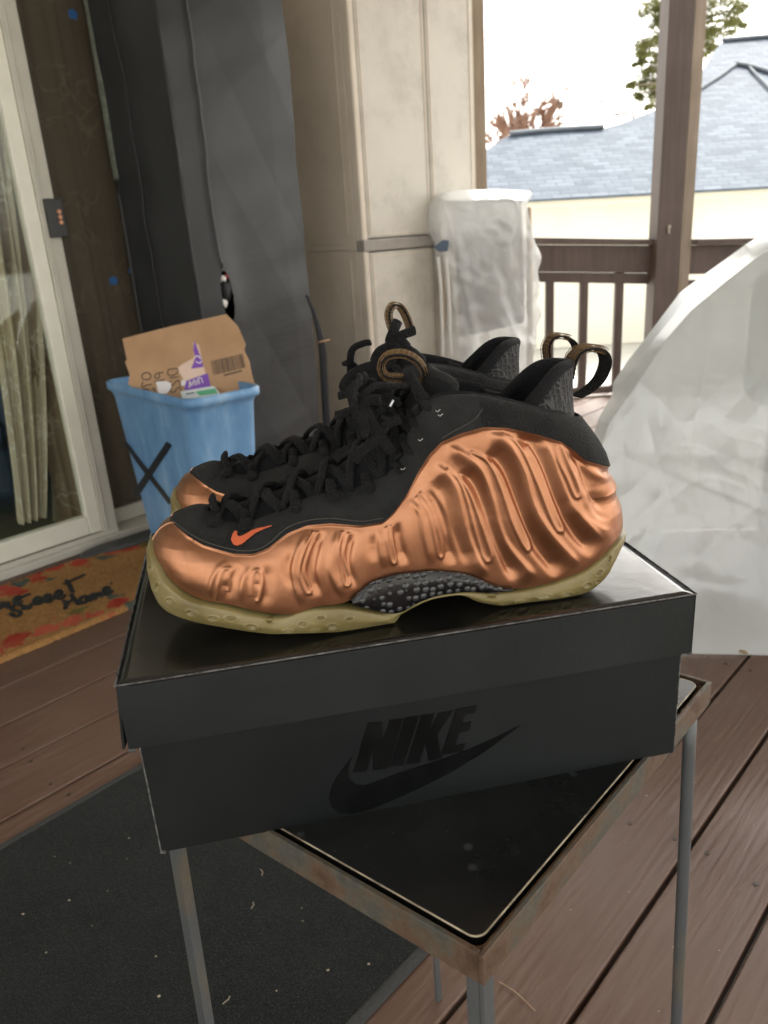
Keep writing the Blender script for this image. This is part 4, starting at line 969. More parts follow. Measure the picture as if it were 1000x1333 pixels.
# side hem of the left curtain spreading behind the stile
curtain('lace_curtain', u_of(40, 200, 2.86), US[1] + .05, u_of(84, 735, 2.86), US[1] + .05, 2.87, .04, 2.05, 3, .02, M_lc, 'flat outer edge of olive lace beside the cream stile', 4)
# the room behind
rm = MB(); rw, rz = 4.6, .0
wb(rm, -3, UP2 + .6, rw, rw + .05, 0, 2.4); wb(rm, UP2 + .42, UP2 + .47, 2.76, rw, 0, 2.4); wb(rm, -3.05, -3, 2.76, rw, 0, 2.4)
tag(rm.build('room_walls', mat('dim_room_wall', (.5, .49, .42), .8, col2=(.58, .56, .48), nscale=3)), 'dim olive walls of the room seen through the left pane', 'room wall')
tag(wb(MB(), -3, UP2 + .6, 2.74, rw, -.02, .012).build('room_floor', mat('grey_green_carpet', (.11, .125, .10), .9, col2=(.15, .16, .125), nscale=40)), None, kind='structure')
tag(wb(MB(), -3, UP2 + .6, 2.70, rw, 2.4, 2.44).build('room_ceiling', mat('white_ceiling', (.7, .7, .68), .9)), None, kind='structure')
ch = thing('armchair', WP(.42, 3.15, 0), 'dark blue armchair dimly visible through the left pane', 'armchair')
M_ch = mat('dark_blue_upholstery', (.03, .04, .06), .8, col2=(.05, .065, .09), nscale=12)
c0_ = u_of(12, 600, 3.15)
wb(MB(), c0_ - .7, c0_ - .02, 3.05, 3.65, .12, .45).build('seat', M_ch, ch, bevel=.05, seg=4); wb(MB(), c0_ - .7, c0_ - .05, 3.66, 3.86, .12, .95).build('backrest', M_ch, ch, bevel=.07, seg=4); wb(MB(), c0_ - .015, c0_ + .12, 3.05, 3.65, .10, .62).build('armrest', M_ch, ch, bevel=.05, seg=4)
settle(ch)
# exterior wall, in pieces round the opening
M_wall = mat('beige_siding', (.42, .38, .32), .7, col2=(.50, .46, .39), nscale=5, bump=.2, bscale=40)
m = MB(); wb(m, UP2, 3.62, 2.62, 2.76, -.05, 2.62); wb(m, -4.2, UP2, 2.62, 2.76, 2.121, 2.62); wb(m, -4.2, -1.4, 2.62, 2.76, -.05, 2.12)
tag(m.build('house_wall', M_wall), 'beige house wall that carries the sliding door and backs the wardrobe', 'wall')
# porch ceiling (out of frame above)
EXPO = 0.0
m = MB(); m.prism([WP(-1.7, 2.62, 2.45), WP(-1.7, -1.9, 2.45), WP(3.9, -1.9, 2.45) , WP(3.75, 2.62, 2.45)], (0, 0, .06))
tag(m.build('porch_ceiling', mat('white_porch_ceiling', (.55, .53, .49), .8)), None, kind='structure')

# ================================================================== BLACK FABRIC WARDROBE
M_tarp = mat('charcoal_woven_cover', (.0165, .0178, .0190), .5, col2=(.026, .0275, .029), nscale=7, contrast=(.3, .7), bump=.35, bscale=900, bdist=.0006, spec=.45, rvar=.06)
wd = thing('fabric_wardrobe', at_w(235, 200, 2.2) * np.array([1, 1, 0]), 'tall charcoal fabric wardrobe cover with a half open zip, behind the blue bin', 'wardrobe')
WC = at_w(235, 200, 2.2); u0w = float(WC @ U); u1w = u_of(388, 200, 2.2)
def wrinkle(P, seed=0):
    z = P[..., 2]
    a = fnoise(P * np.array([1.5, 1.5, 9]), 3.2, 20 + seed, 4)
    b = fnoise(P * np.array([1, 1, 2.0]), 6, 40 + seed, 3)
    return .003 * a * sstep(.2, 1.4, 1.9 - z) + .007 * b + .055 * crumple(P * np.array([1.4, 1.4, 1]), 300 + seed, 6, .9, 4.0, dirs=[.1, .5, -.4, 1.2, .2, -.9])
ZW = 2.0
sl_c = at_w(292, 378, 2.2); su, szz = float(sl_c @ U), sl_c[2]
# front sheet with a slit
nu_, nv_ = 170, 420
uu, zz = np.meshgrid(np.linspace(u0w, u1w, nu_), np.linspace(0.01, ZW, nv_), indexing='ij')
P0_ = U * uu[..., None] + N * 2.2; P0_[..., 2] = zz
uz = u_of(268, 200, 2.2)                     # zip line
def zipu(z): return np.interp(z, [0, szz - .25, szz, szz + .12, ZW], [su - .002, su, su, u_of(283, 340, 2.2), u_of(246, 0, 2.2)])
dz_ = uu - zipu(zz)
pull = .018 * np.exp(-(dz_ / .07) ** 2) * np.exp(-((zz - szz) / .28) ** 2)
crv = fnoise(np.stack([dz_ * 3, (zz - szz) * 14 - np.abs(dz_) * 12, 0 * zz], -1), 1.0, 9, 2) * np.exp(-((zz - szz) / .35) ** 2) * np.exp(-(dz_ / .3) ** 2)
W_ = wrinkle(P0_) + .010 * crv - pull - .006 * np.exp(-(dz_ / .004) ** 2) - .010 * np.sin(np.pi * (uu - u0w) / (u1w - u0w)) 
ed_ = np.exp(-((uu - u1w) / .02) ** 2)
Pf = P0_ + N * (W_ - .0 )[..., None] + U * (.010 * fnoise(np.stack([0 * zz, 0 * zz, zz], -1), 5, 77, 3) * sstep(u1w - .1, u1w, uu))[..., None]
idx = np.arange(nu_ * nv_).reshape(nu_, nv_)
cen_u, cen_z = .5 * (uu[:-1, :-1] + uu[1:, 1:]), .5 * (zz[:-1, :-1] + zz[1:, 1:])
lens = (np.abs(cen_u - su) < .022 * np.sqrt(np.clip(1 - ((cen_z - szz + .02) / .085) ** 2, 0, 1)))
q = np.stack([idx[:-1, :-1], idx[1:, :-1], idx[1:, 1:], idx[:-1, 1:]], -1)[~lens]
raw('front_cover', Pf.reshape(-1, 3), q, M_tarp, wd, smooth=True)
# end cover (towards the door) and the piping of the edges
nw_ = 60
ww_, z2_ = np.meshgrid(np.linspace(2.2, 2.60, nw_), np.linspace(0.01, ZW, 200), indexing='ij')
Pe = U * u0w + N * ww_[..., None]; Pe[..., 2] = z2_
Pe = Pe + U * (-(wrinkle(Pe, 3) * 1.1) * np.sin(np.pi * np.clip((ww_ - 2.2) / .4, 0, 1)) ** .5)[..., None]
Pe[0] = np.stack([np.interp(Pe[0, :, 2], Pf[0, :, 2], Pf[0, :, k]) for k in range(3)], -1)
gridmesh('end_cover', Pe, M_tarp, wd)
M_pipe = mat('black_piping', (.016, .016, .017), .5)
MB().tube(Pf[0, ::4] - N * .002 - U * .002, .0045, 8).build('piping', M_pipe, wd, smooth=True)
hem = Pe[-1, ::3] - U * .004 - N * .01
up_ = hem[:, 2] > z_of(162, 240, 2.58)
MB().tube(hem[~up_], .006, 8).build('piping', M_pipe, wd, smooth=True)
MB().tube(hem[up_], .017, 10, .35, up=tuple(-U)).build('mould_spotted_edge', mat('mottled_grey_green_edge', (.085, .10, .075), .8, col2=(.15, .165, .13), nscale=38, contrast=(.4, .6)), wd, smooth=True)
ff = Pe[34, ::3] - U * .003; MB().tube(ff, .0025, 6).build('seam', M_pipe, wd, smooth=True)
zl_ = np.linspace(.02, ZW, 200); zp = np.stack([np.interp(zl_, Pf[0, :, 2], Pf[0, :, 0]) * 0 for _ in range(3)], -1)
kk = [int(np.clip(round((zipu(z) - u0w) / (u1w - u0w) * (nu_ - 1)), 0, nu_ - 1)) for z in zz[0]]
zpath = np.array([Pf[k_, j] + N * (-.002) for j, k_ in enumerate(kk) if zz[0, j] > szz + .07])[::4]
MB().tube(zpath, .005, 8, .5, up=tuple(-N)).build('zip', M_pipe, wd, smooth=True)
m = MB(); wb(m, u0w + .02, u1w - .02, 2.50, 2.58, .02, ZW - .02); m.build('back_panel', mat('wardrobe_inner', (.01, .01, .01), .8), wd)
gridmesh('far_end_cover', np.stack([np.stack([Pf[-1, ::6, 0] + a * N[0], Pf[-1, ::6, 1] + a * N[1], Pf[-1, ::6, 2]], -1) for a in np.linspace(0, .36, 6)]), M_tarp, wd)
settle(wd)
# things poking out of the slit
ob = thing('soft_toy', WP(su, 2.24, szz), 'small black, white and red soft toy poking through the wardrobe slit', 'soft toy')
def blob(name, c, r, m, par, sc=(1, 1, 1)):
    bm = bmesh.new(); bmesh.ops.create_uvsphere(bm, u_segments=20, v_segments=14, radius=1)
    for v in bm.verts:
        d = .08 * math.sin(7 * v.co.x + 3 * v.co.z) + .06 * math.sin(9 * v.co.y + 5 * v.co.x); v.co = Vector((v.co.x * sc[0], v.co.y * sc[1], v.co.z * sc[2])) * (r * (1 + d)) + Vector(tuple(map(float, c)))
    me = bpy.data.meshes.new(name); bm.to_mesh(me); bm.free(); return link(name, me, m, par, True)
bk = mat('black_plush', (.01, .01, .011), .7); wh = mat('white_plush', (.75, .73, .68), .7); rd = mat('red_plush', (.5, .03, .03), .6)
c_ = lambda px, py: at_w(px, py, 2.205)
blob('body', c_(294, 378), .024, bk, ob, (.8, 1, 1.5)); blob('snout', c_(291, 395), .014, wh, ob, (1, 1, 1.1)); blob('cheek', c_(290, 363), .012, wh, ob); blob('cap', c_(297, 358), .013, rd, ob, (.8, 1, 1)); blob('trim', c_(299, 371), .006, mat('yellow_trim', (.6, .35, .05), .6), ob, (.7, 1, 1.6))
settle(ob)
# strap beside the wardrobe
st = thing('hanging_strap', at_y(420, 500, 2.9) * np.array([1, 1, 0]), 'black strap with a tan tip hanging at the right edge of the wardrobe', 'strap')
P = [at_y(a, b, 2.83) for a, b in ((399, 384), (408, 405), (415, 430), (420, 455), (422, 490), (425, 540), (428, 590))]
MB().tube(smooth_path(P, 30), np.interp(np.linspace(0, 1, 30), [0, .3, 1], [.004, .014, .015]), 8, .25, up=(0, 1, 0)).build('webbing', mat('black_strap', (.012, .012, .013), .6), st, smooth=True)
MB().tube([at_y(413, 446, 2.81), at_y(421, 444, 2.81), at_y(430, 442, 2.81)], [.004, .007, .003], 8, .5).build('buckle_tongue', mat('tan_leather_tip', (.42, .27, .14), .5), st, smooth=True)
settle(st)

# ================================================================== BEIGE CABINET
def cab_mat(name, c, c2):
    t = NT(name); n1 = t.n('ShaderNodeTexNoise', {'Vector': t.coord(), 'Scale': 3.2, 'Detail': 9.0, 'Roughness': .68}); n2 = t.n('ShaderNodeTexNoise', {'Vector': t.coord((1, 1, .35)), 'Scale': 40.0, 'Detail': 4.0})
    col = t.ramp((n1, 'Fac'), [(.34, c2), (.52, c), (.75, tuple(min(1, x * 1.1) for x in c))])
    b = t.n('ShaderNodeBump', {'Height': (n2, 'Fac'), 'Strength': .15, 'Distance': .002})
    return t.done(t.n('ShaderNodeBsdfPrincipled', {'Base Color': col, 'Roughness': .5, 'Normal': b}))
M_cab = cab_mat('yellowed_beige_plastic', (.55, .485, .40), (.46, .40, .325)); M_door = cab_mat('dusty_grey_beige_door', (.50, .47, .41), (.37, .34, .29)); M_band = mat('grey_brown_band', (.22, .20, .175), .5, col2=(.29, .265, .23), nscale=10)
WF = 2.2; uc = u_of(465, 200, WF); ue = u_of(616, 150, WF); ud = u_of(557, 150, WF)
zb_ = z_of(500, 318, WF); 
cb = thing('storage_cabinet', WP(uc, WF, 0), 'tall beige plastic storage cabinet with dusty doors and a grey middle band', 'cabinet')
m = MB(); wb(m, uc, ue, WF + .035, 2.60, .02, 1.95); m.build('carcass', M_cab, cb, bevel=.012, seg=3)
m = MB(); wb(m, uc - .004, uc + .028, WF - .004, WF + .034, .02, 1.95); m.build('corner_post', M_cab, cb, bevel=.008, seg=3)
m = MB(); wb(m, uc - .006, ue, WF - .009, WF + .034, zb_ - .022, zb_ + .022); m.build('middle_band', M_band, cb, bevel=.004)
wb(MB(), uc - .006, uc - .0005, WF + .036, 2.595, zb_ - .012, zb_ + .012).build('end_band', M_cab, cb, bevel=.003)
def cdoor(u0, u1, z0, z1):
    d = MB(); wb(d, u0, u1, WF, WF + .033, z0, z1); o = d.build('cabinet_door', M_door, cb, bevel=.006, seg=3)
    r = MB(); b_ = .028
    for a in ((u0 + .012, u1 - .012, z0 + .012, z0 + .012 + .006), (u0 + .012, u1 - .012, z1 - .018, z1 - .012), (u0 + .012, u0 + .018, z0 + .019, z1 - .019), (u1 - .018, u1 - .012, z0 + .019, z1 - .019)): wb(r, a[0], a[1], WF - .003, WF + .001, a[2], a[3])
    r.build('moulding', M_cab, o)
cdoor(uc + .032, ud - .003, zb_ + .026, 1.93); cdoor(ud + .003, ue - .004, zb_ + .026, 1.93); cdoor(uc + .032, ud - .003, .06, zb_ - .026); cdoor(ud + .003, ue - .004, .06, zb_ - .026)
m = MB()
def frame_end(m, w0, w1, z0, z1, t=.006):
    for a in ((w0, w1, z0, z0 + t), (w0, w1, z1 - t, z1), (w0, w0 + t, z0 + t, z1 - t), (w1 - t, w1, z0 + t, z1 - t)): wb(m, uc - .004, uc - .0002, a[0], a[1], a[2], a[3])
frame_end(m, WF + .075, 2.56, zb_ + .05, 1.9); frame_end(m, WF + .075, 2.56, .1, zb_ - .05); m.build('end_moulding', M_cab, cb)
m = MB(); c_ = WP(ud + .02, WF - .012, zb_ - .12); m.tube([c_, c_ - E3 * .09], .007, 10); m.build('handle', M_band, cb, smooth=True)
settle(cb)

# ================================================================== POSTS AND RAILING
def wood_mat(name, c, c2):
    t = NT(name); n1 = t.n('ShaderNodeTexNoise', {'Vector': t.coord((14, 14, 1)), 'Scale': 3.0, 'Detail': 8.0, 'Roughness': .6}); n2 = t.n('ShaderNodeTexNoise', {'Vector': t.coord(), 'Scale': 4.0, 'Detail': 4.0})
    f = t.n('ShaderNodeMath', {0: (n1, 'Fac'), 1: (n2, 'Fac')}, operation='MULTIPLY'); col = t.ramp(f, [(.14, c), (.36, c2)])
    return t.done(t.n('ShaderNodeBsdfPrincipled', {'Base Color': col, 'Roughness': .55, 'Normal': t.n('ShaderNodeBump', {'Height': (n1, 'Fac'), 'Strength': .3, 'Distance': .003})}))
M_rail = wood_mat('brown_painted_timber', (.062, .043, .036), (.098, .070, .060)); M_trim = wood_mat('weathered_tan_trim', (.21, .165, .12), (.29, .235, .18))
YR = 4.6
def slab(m, pts, y, th): m.prism([at_y(a, b, y) for a, b in pts], (0, th, 0)); return m
def vline(px, py, y, z0, z1):        # a vertical edge through a pixel: returns x at distance y
    return at_y(px, py, y)[0]
def vpost(m, pxl, pxr, py, y, z0, z1, th): a, b = vline(pxl, py, y, 0, 0), vline(pxr, py, y, 0, 0); m.aabb(a, b, y, y + th, z0, z1); return m
ps = thing('porch_post', (at_y(877, 200, YR)[0], YR, 0), 'thick dark brown porch post rising between the two openings', 'post', 'porch posts')
vpost(MB(), 861.5, 893, 200, YR - .09, -.8, 2.45, .14).build('post_core', M_rail, ps, bevel=.004)
vpost(MB(), 893.3, 908, 200, YR - .055, -.8, 2.45, .09).build('trim_board', M_trim, ps, bevel=.002)
m = MB(); p = at_y(871, 295, YR - .092); m.tube([p, p - np.array([0, .012, 0])], .009, 8); m.tube([p - E3 * .0, p - np.array([.002, .012, .035])], .005, 6); m.build('hook', mat('pale_hook', (.42, .38, .33), .5), ps); settle(ps)
ps = thing('porch_post', (at_y(627, 200, YR)[0], YR, 0), 'narrow tan porch post against the right side of the cabinet', 'post', 'porch posts')
vpost(MB(), 617, 634.5, 250, YR - .05, -.8, 2.45, .12).build('post_core', M_trim, ps, bevel=.004); settle(ps)
rl = thing('porch_railing', (at_y(750, 300, YR)[0], YR, 0), 'brown railing with narrow balusters between the cabinet and the thick post', 'railing', 'railing sections')
slab(MB(), [(634, 308), (861, 311.5), (861, 319), (634, 318)], YR - .04, .13).build('top_cap', M_rail, rl, bevel=.004)
slab(MB(), [(634, 318.5), (861, 319.5), (861, 355.5), (634, 353)], YR, .04).build('face_board', M_rail, rl, bevel=.003)
slab(MB(), [(634, 353.5), (861, 356), (861, 370), (634, 366)], YR + .012, .05).build('under_rail', M_rail, rl, bevel=.003)
m = MB(); a, b = at_y(634, 366, YR)[0], at_y(861, 366, YR)[0]; m.aabb(a, b, YR + .01, YR + .06, .015, .06); m.build('bottom_rail', M_rail, rl, bevel=.003)
for px in (669.5, 716, 760, 805.5, 850): vpost(MB(), px - 5.2, px + 5.2, 420, YR + .015, .06, .72, .035).build('baluster', M_rail, rl, bevel=.002)
settle(rl)
rl = thing('porch_railing', (at_y(950, 300, YR)[0], YR, 0), 'brown railing right of the thick post, mostly behind the plastic sheet', 'railing', 'railing sections')
slab(MB(), [(908, 311), (1400, 300), (1400, 309), (908, 319)], YR - .10, .13).build('top_cap', M_rail, rl, bevel=.004)
slab(MB(), [(893, 319.5), (1400, 309.5), (1400, 350), (893, 357)], YR - .04, .04).build('face_board', M_rail, rl, bevel=.003)
slab(MB(), [(893, 364), (1400, 357), (1400, 372), (893, 378)], YR - .02, .05).build('under_rail', M_rail, rl, bevel=.003)
for k in range(9): vpost(MB(), 915 + k * 44, 925 + k * 44, 430, YR, .02, .72, .035).build('baluster', M_rail, rl)
settle(rl)

# ================================================================== BLUE BIN AND WHAT IS IN IT
ZR = .63
B0, B1, B2 = at_z(246, 521, ZR), at_z(133, 495, ZR), at_z(341, 501, ZR)
ba = B1 - B0; LA = np.linalg.norm(ba); ba /= LA; bb = np.array([ba[1], -ba[0], 0]); 
if bb @ (B2 - B0) < 0: bb = -bb
LB = float((B2 - B0) @ bb)
bc = B0 + ba * LA / 2 + bb * LB / 2; bc[2] = 0
def bin_mat():
    t = NT('scuffed_blue_plastic'); n1 = t.n('ShaderNodeTexNoise', {'Vector': t.coord((1, 1, .3)), 'Scale': 11.0, 'Detail': 9.0, 'Roughness': .7}); n2 = t.n('ShaderNodeTexNoise', {'Vector': t.coord(), 'Scale': 5.0, 'Detail': 6.0})
    c = t.ramp((n1, 'Fac'), [(.35, (.095, .22, .41)), (.52, (.14, .29, .49)), (.62, (.22, .37, .55)), (.72, (.42, .54, .66))])
    return t.done(t.n('ShaderNodeBsdfPrincipled', {'Base Color': c, 'Roughness': .42, 'Normal': t.n('ShaderNodeBump', {'Height': (n2, 'Fac'), 'Strength': .1, 'Distance': .004})}))
M_bin = bin_mat()
bn = thing('recycling_bin', bc, 'tall scuffed blue plastic bin with a black tape cross on its side', 'bin')
def ringp(z, s, r=.05, ins=0.0, n=8):
    a, b = LA / 2 * s - ins, LB / 2 * s - ins; r = min(r, b * .9); pts = []
    for (ca, cb, s0) in ((a - r, -(b - r), -90), (a - r, b - r, 0), (-(a - r), b - r, 90), (-(a - r), -(b - r), 180)):
        for k in range(n + 1):
            an = math.radians(s0 + 90 * k / n); pts.append(bc + ba * (ca + r * math.cos(an)) + bb * (cb + r * math.sin(an)) + E3 * z)
    return np.array(pts)
prof = [(0.004, .70, .02), (.0, .72, 0), (.10, .76, 0), (.3, .83, 0), (.50, .90, 0), (.585, .93, 0), (.600, .94, -.004), (.606, .985, -.004), (.612, 1.0, -.002), (.626, 1.0, -.002), (ZR, .985, 0), (ZR - .002, .955, 0), (.60, .92, 0), (.3, .80, 0), (.02, .70, 0)]
G = np.stack([ringp(z, s, .045, i) for z, s, i in prof])
gridmesh('bin_body', G, M_bin, bn, closed_v=True)
MB().prism(list(ringp(.012, .70)), (0, 0, .004)).build('bin_floor', M_bin, bn)
# tape cross on the long face turned to the camera
def on_bin(px, py, off=.0012):
    # long face (outer side at -bb) leans inwards towards the floor
    r = ray(px, py); lo, hi = .0002, .006
    def side(t):
        P = C0 + r * t; q = P - bc; s = np.interp(P[2], [0, .6], [.72, .94]); return (q @ bb) + LB / 2 * s
    for _ in range(60):
        mid = .5 * (lo + hi)
        if side(mid) < 0: lo = mid
        else: hi = mid
    return C0 + r * lo - bb * off
for (p, q_, w) in (((221, 577), (176, 645), 4.5), ((162, 575), (223, 655), 2.8)):
    p, q_ = np.array(p, float), np.array(q_, float); d = (q_ - p) / np.linalg.norm(q_ - p); nn_ = np.array([-d[1], d[0]]) * w
    V = [];
    off_ = .0012 if w > 4 else .0022
    for t in np.linspace(0, 1, 12):
        c_ = p + (q_ - p) * t; V += [on_bin(*(c_ + nn_ * (.8 if w < 4 and t < .2 else 1)), off_), on_bin(*(c_ - nn_), off_)]
    o = raw('tape_strip', V, [(2 * k, 2 * k + 1, 2 * k + 3, 2 * k + 2) for k in range(11)], mat('black_tape', (.012, .014, .018), .45), bn)
    s_ = o.modifiers.new('solid', 'SOLIDIFY'); s_.thickness = .0005
settle(bn)
# cardboard
M_card = mat('brown_cardboard', (.36, .215, .115), .85, col2=(.45, .28, .155), nscale=9, contrast=(.3, .7), bump=.2, bscale=120)
M_cedge = mat('torn_cardboard_edge', (.5, .36, .22), .9, col2=(.3, .19, .11), nscale=200)
def z3(x, y): return x / 2.5, 380 + y / 2.5
yb = float(bc[1])
cbx = thing('cardboard_box', bc + E3 * .3, 'open brown cardboard box with a barcode and marker writing, standing in the blue bin', 'cardboard box')
cn = np.array([-.12, -.93, .34]); cn /= np.linalg.norm(cn); cd = (bc + np.array([0, -.02, ZR])) @ cn
def cpt(x, y, off=0.0): return at_pl(*z3(x, y), cn, cd + off)
def cslab(pts, off, th, name, m, par, px=True):
    V = [cpt(*p, off) for p in pts]; o = MB().prism(V, cn * th).build(name, m, par); 
    bm = bmesh.new(); bm.from_mesh(o.data); bmesh.ops.triangulate(bm, faces=[f for f in bm.faces if len(f.verts) > 4]); bm.to_mesh(o.data); bm.free(); return o
face = cslab([(408, 226), (480, 205), (640, 162), (770, 124), (784, 134), (800, 170), (795, 190), (812, 225), (818, 262), (829, 300), (830, 335), (700, 352), (560, 350), (446, 340), (436, 320), (420, 300), (424, 270)], 0, .004, 'front_panel', M_card, cbx)
cslab([(400, 153), (560, 112), (738, 73), (756, 92), (772, 108), (784, 131), (640, 168), (480, 212), (416, 228)], -.006, .004, 'open_flap', M_card, cbx)
p, q_ = cpt(402, 156, -.006), cpt(740, 76, -.006)
bl = MB()
xs_ = np.linspace(0, 1, 20); bars = random.Random(4)
def bpt(s, t):   # barcode corners
    tl, tr, bl_, br_ = (686, 225), (793, 200), (695, 272), (803, 245)
    a = (tl[0] + (tr[0] - tl[0]) * s, tl[1] + (tr[1] - tl[1]) * s); b = (bl_[0] + (br_[0] - bl_[0]) * s, bl_[1] + (br_[1] - bl_[1]) * s)
    return cpt(a[0] + (b[0] - a[0]) * t, a[1] + (b[1] - a[1]) * t, .0043)
s = 0
while s < .97:
    w = bars.choice([.012, .02, .035]); bl.prism([bpt(s, 0), bpt(min(1, s + w), 0), bpt(min(1, s + w), 1), bpt(s, 1)], cn * .0004); s += w + bars.choice([.014, .02, .03])
bl.prism([bpt(.3, 1.12), bpt(.85, 1.10), bpt(.85, 1.2), bpt(.3, 1.22)], cn * .0004)
M_ink = mat('faded_black_ink', (.05, .035, .03), .7)
bl.build('barcode', M_ink, face)
# marker writing, turned a quarter round: 570 / 19 / 221D
mk = MB()
def stroke(pts, r=.0016): mk.tube(smooth_path([cpt(*p, .0045) for p in pts], 22), r, 6, .3, up=tuple(cn))
for g in ([(490, 268), (478, 262), (464, 268), (462, 280), (476, 286), (490, 280), (490, 268)],                      # 0
          [(464, 292), (462, 310), (476, 304), (494, 300)],                                                            # 7
          [(484, 318), (468, 316), (466, 330)], [(484, 318), (488, 332), (500, 330), (504, 318), (494, 312)],          # 5
          [(532, 262), (514, 264), (504, 272), (508, 282), (518, 278), (518, 266)], [(502, 292), (536, 286)],          # 9 1
          [(548, 252), (546, 268), (560, 272), (576, 264), (578, 250), (548, 252)],                                    # D
          [(552, 280), (582, 276)], [(556, 290), (550, 302), (562, 304), (572, 292), (582, 288), (586, 304)], [(560, 312), (554, 324), (566, 326), (576, 314), (586, 310), (590, 328)],
          [(536, 312), (530, 326), (546, 330)]): stroke(g)
mk.build('marker_writing', M_ink, face, smooth=True)
M_pur = mat('purple_print', (.17, .045, .38), .4); M_wt = mat('white_tape_print', (.72, .68, .66), .35); M_ct = mat('clear_packing_tape', (.62, .44, .34), .2, spec=.7)
cslab([(576, 250), (592, 236), (632, 214), (628, 164), (648, 172), (662, 240), (680, 300), (690, 330), (600, 330), (606, 300), (586, 300), (596, 282)], .0042, .0004, 'clear_tape', M_ct, face)
cslab([(632, 160), (638, 172), (657, 222), (662, 244), (622, 250), (630, 232), (636, 212), (630, 190)], .0048, .0004, 'purple_tape', M_pur, face)
cslab([(606, 290), (676, 264), (684, 300), (690, 322), (606, 330), (600, 312)], .0048, .0004, 'purple_tape', M_pur, face)
cslab([(590, 288), (606, 290), (602, 306), (590, 304)], .0052, .0004, 'white_print', M_wt, face)
mw = MB()
for gi, g in enumerate([[(616, 312), (618, 290), (624, 306), (632, 286), (636, 304)], [(642, 302), (640, 284)], [(650, 300), (646, 280), (656, 282), (660, 296)], [(632, 214), (644, 208), (654, 218)], [(638, 226), (650, 232), (656, 224)]]):
    mw = MB(); mw.tube(smooth_path([cpt(*p, .0055) for p in g], 14), .0014, 6, .3, up=tuple(cn)); mw.build('printed_letter', M_wt, face)
cslab([(508, 292), (540, 290), (556, 296), (558, 312), (544, 330), (516, 332), (512, 312)], .0048, .0005, 'white_label', M_wt, face)
settle(cbx)
pk = thing('paper_carton', bc + E3 * .5, 'flattened white and green paper carton lying at the bin rim below the purple tape', 'carton')
def pslab(pts, off, m, name, th=.003):
    V = [cpt(*p, off) for p in pts]; MB().prism(V, cn * th).build(name, m, pk)
pslab([(592, 326), (700, 308), (716, 328), (712, 350), (600, 352)], .018, mat('white_carton', (.66, .68, .66), .5), 'panel', .012)
pslab([(636, 324), (700, 313), (708, 330), (650, 338)], .031, mat('green_print', (.10, .42, .22), .5), 'green_patch', .0006)
pslab([(604, 330), (632, 325), (634, 330), (606, 335)], .031, mat('grey_print', (.2, .22, .22), .5), 'text_line', .0006)
settle(pk)
cf = thing('cardboard_scrap', bc + E3 * .4, 'small brown cardboard scrap tucked in the left corner of the blue bin', 'cardboard')
V = [at_z(x, y, ZR + h) for x, y, h in ((150, 503, -.012), (168, 496, .004), (174, 507, -.008), (160, 509, -.016))]
V = [v_ + bb * .02 for v_ in V]; MB().prism([v_ + bb * .03 - E3 * .004 for v_ in V], -E3 * .012).build('flap', M_card, cf); settle(cf)

# ================================================================== PLASTIC-WRAPPED CHAIR
def film_mat(name, c, tr, rough=.22, tl=.35, nsc=8):
    t = NT(name); n1 = t.n('ShaderNodeTexNoise', {'Vector': t.coord(), 'Scale': float(nsc), 'Detail': 6.0})
    col = t.ramp((n1, 'Fac'), [(.35, c), (.65, tuple(x * .9 for x in c))])
    d = t.n('ShaderNodeBsdfDiffuse', {'Color': col}); l = t.n('ShaderNodeBsdfTranslucent', {'Color': col}); g = t.n('ShaderNodeBsdfGlossy', {'Color': c4((.9, .9, .9)), 'Roughness': rough})
    m1 = t.n('ShaderNodeMixShader', {0: tl, 1: d, 2: l}); fc = t.n('ShaderNodeLayerWeight', {'Blend': .5}); fr = t.n('ShaderNodeMath', {0: (fc, 'Facing'), 1: 4.0}, operation='POWER'); fa = t.n('ShaderNodeMath', {0: fr, 1: .5, 2: .09}, operation='MULTIPLY_ADD')
    m2 = t.n('ShaderNodeMixShader', {0: fa, 1: m1, 2: g}); m3 = t.n('ShaderNodeMixShader', {0: tr, 1: m2, 2: t.n('ShaderNodeBsdfTransparent')})
    return t.done(m3)
YC = 3.5
wc = thing('wrapped_chair', at_y(635, 600, YC) * np.array([1, 1, 0]), 'upright folded chair wrapped in a crinkled clear plastic bag beside the cabinet', 'chair')
rows = [(246.5, 612, 660), (247.5, 590, 688), (252, 574, 694), (262, 561, 694), (280, 558, 695), (300, 559, 696), (318, 563, 700), (332, 565, 704), (370, 570, 705), (400, 574, 703), (430, 578, 698), (470, 580, 690), (520, 582, 684), (600, 584, 680), (690, 586, 678)]
nr, na = 150, 160; rr = np.linspace(0, 1, nr); src = np.array(rows, float); tsrc = np.r_[0, np.cumsum(np.abs(np.diff(src[:, 0])) + .4)]; tsrc /= tsrc[-1]
G = np.zeros((na, nr, 3)); an = np.linspace(0, 2 * np.pi, na, endpoint=False)
for j, t in enumerate(rr):
    py, xl, xr_ = [np.interp(t, tsrc, src[:, k]) for k in range(3)]
    a, b = at_y(xl, py, YC), at_y(xr_, py, YC); c_ = .5 * (a + b); h = .5 * (b[0] - a[0]); dpt = .13 * min(1, (t / .04 + .05)) 
    ca, sa = np.cos(an), np.sin(an)
    G[:, j, 0] = c_[0] + h * np.sign(ca) * np.abs(ca) ** .75; G[:, j, 1] = c_[1] + dpt * np.sign(sa) * np.abs(sa) ** .6
    G[:, j, 2] = max(c_[2], .004) + (a[2] - c_[2]) * -ca
Gn = outward(G, normals(G)) if False else np.stack([np.cos(an)[:, None] * np.ones(nr), np.sin(an)[:, None] * np.ones(nr), 0 * G[..., 0]], -1)
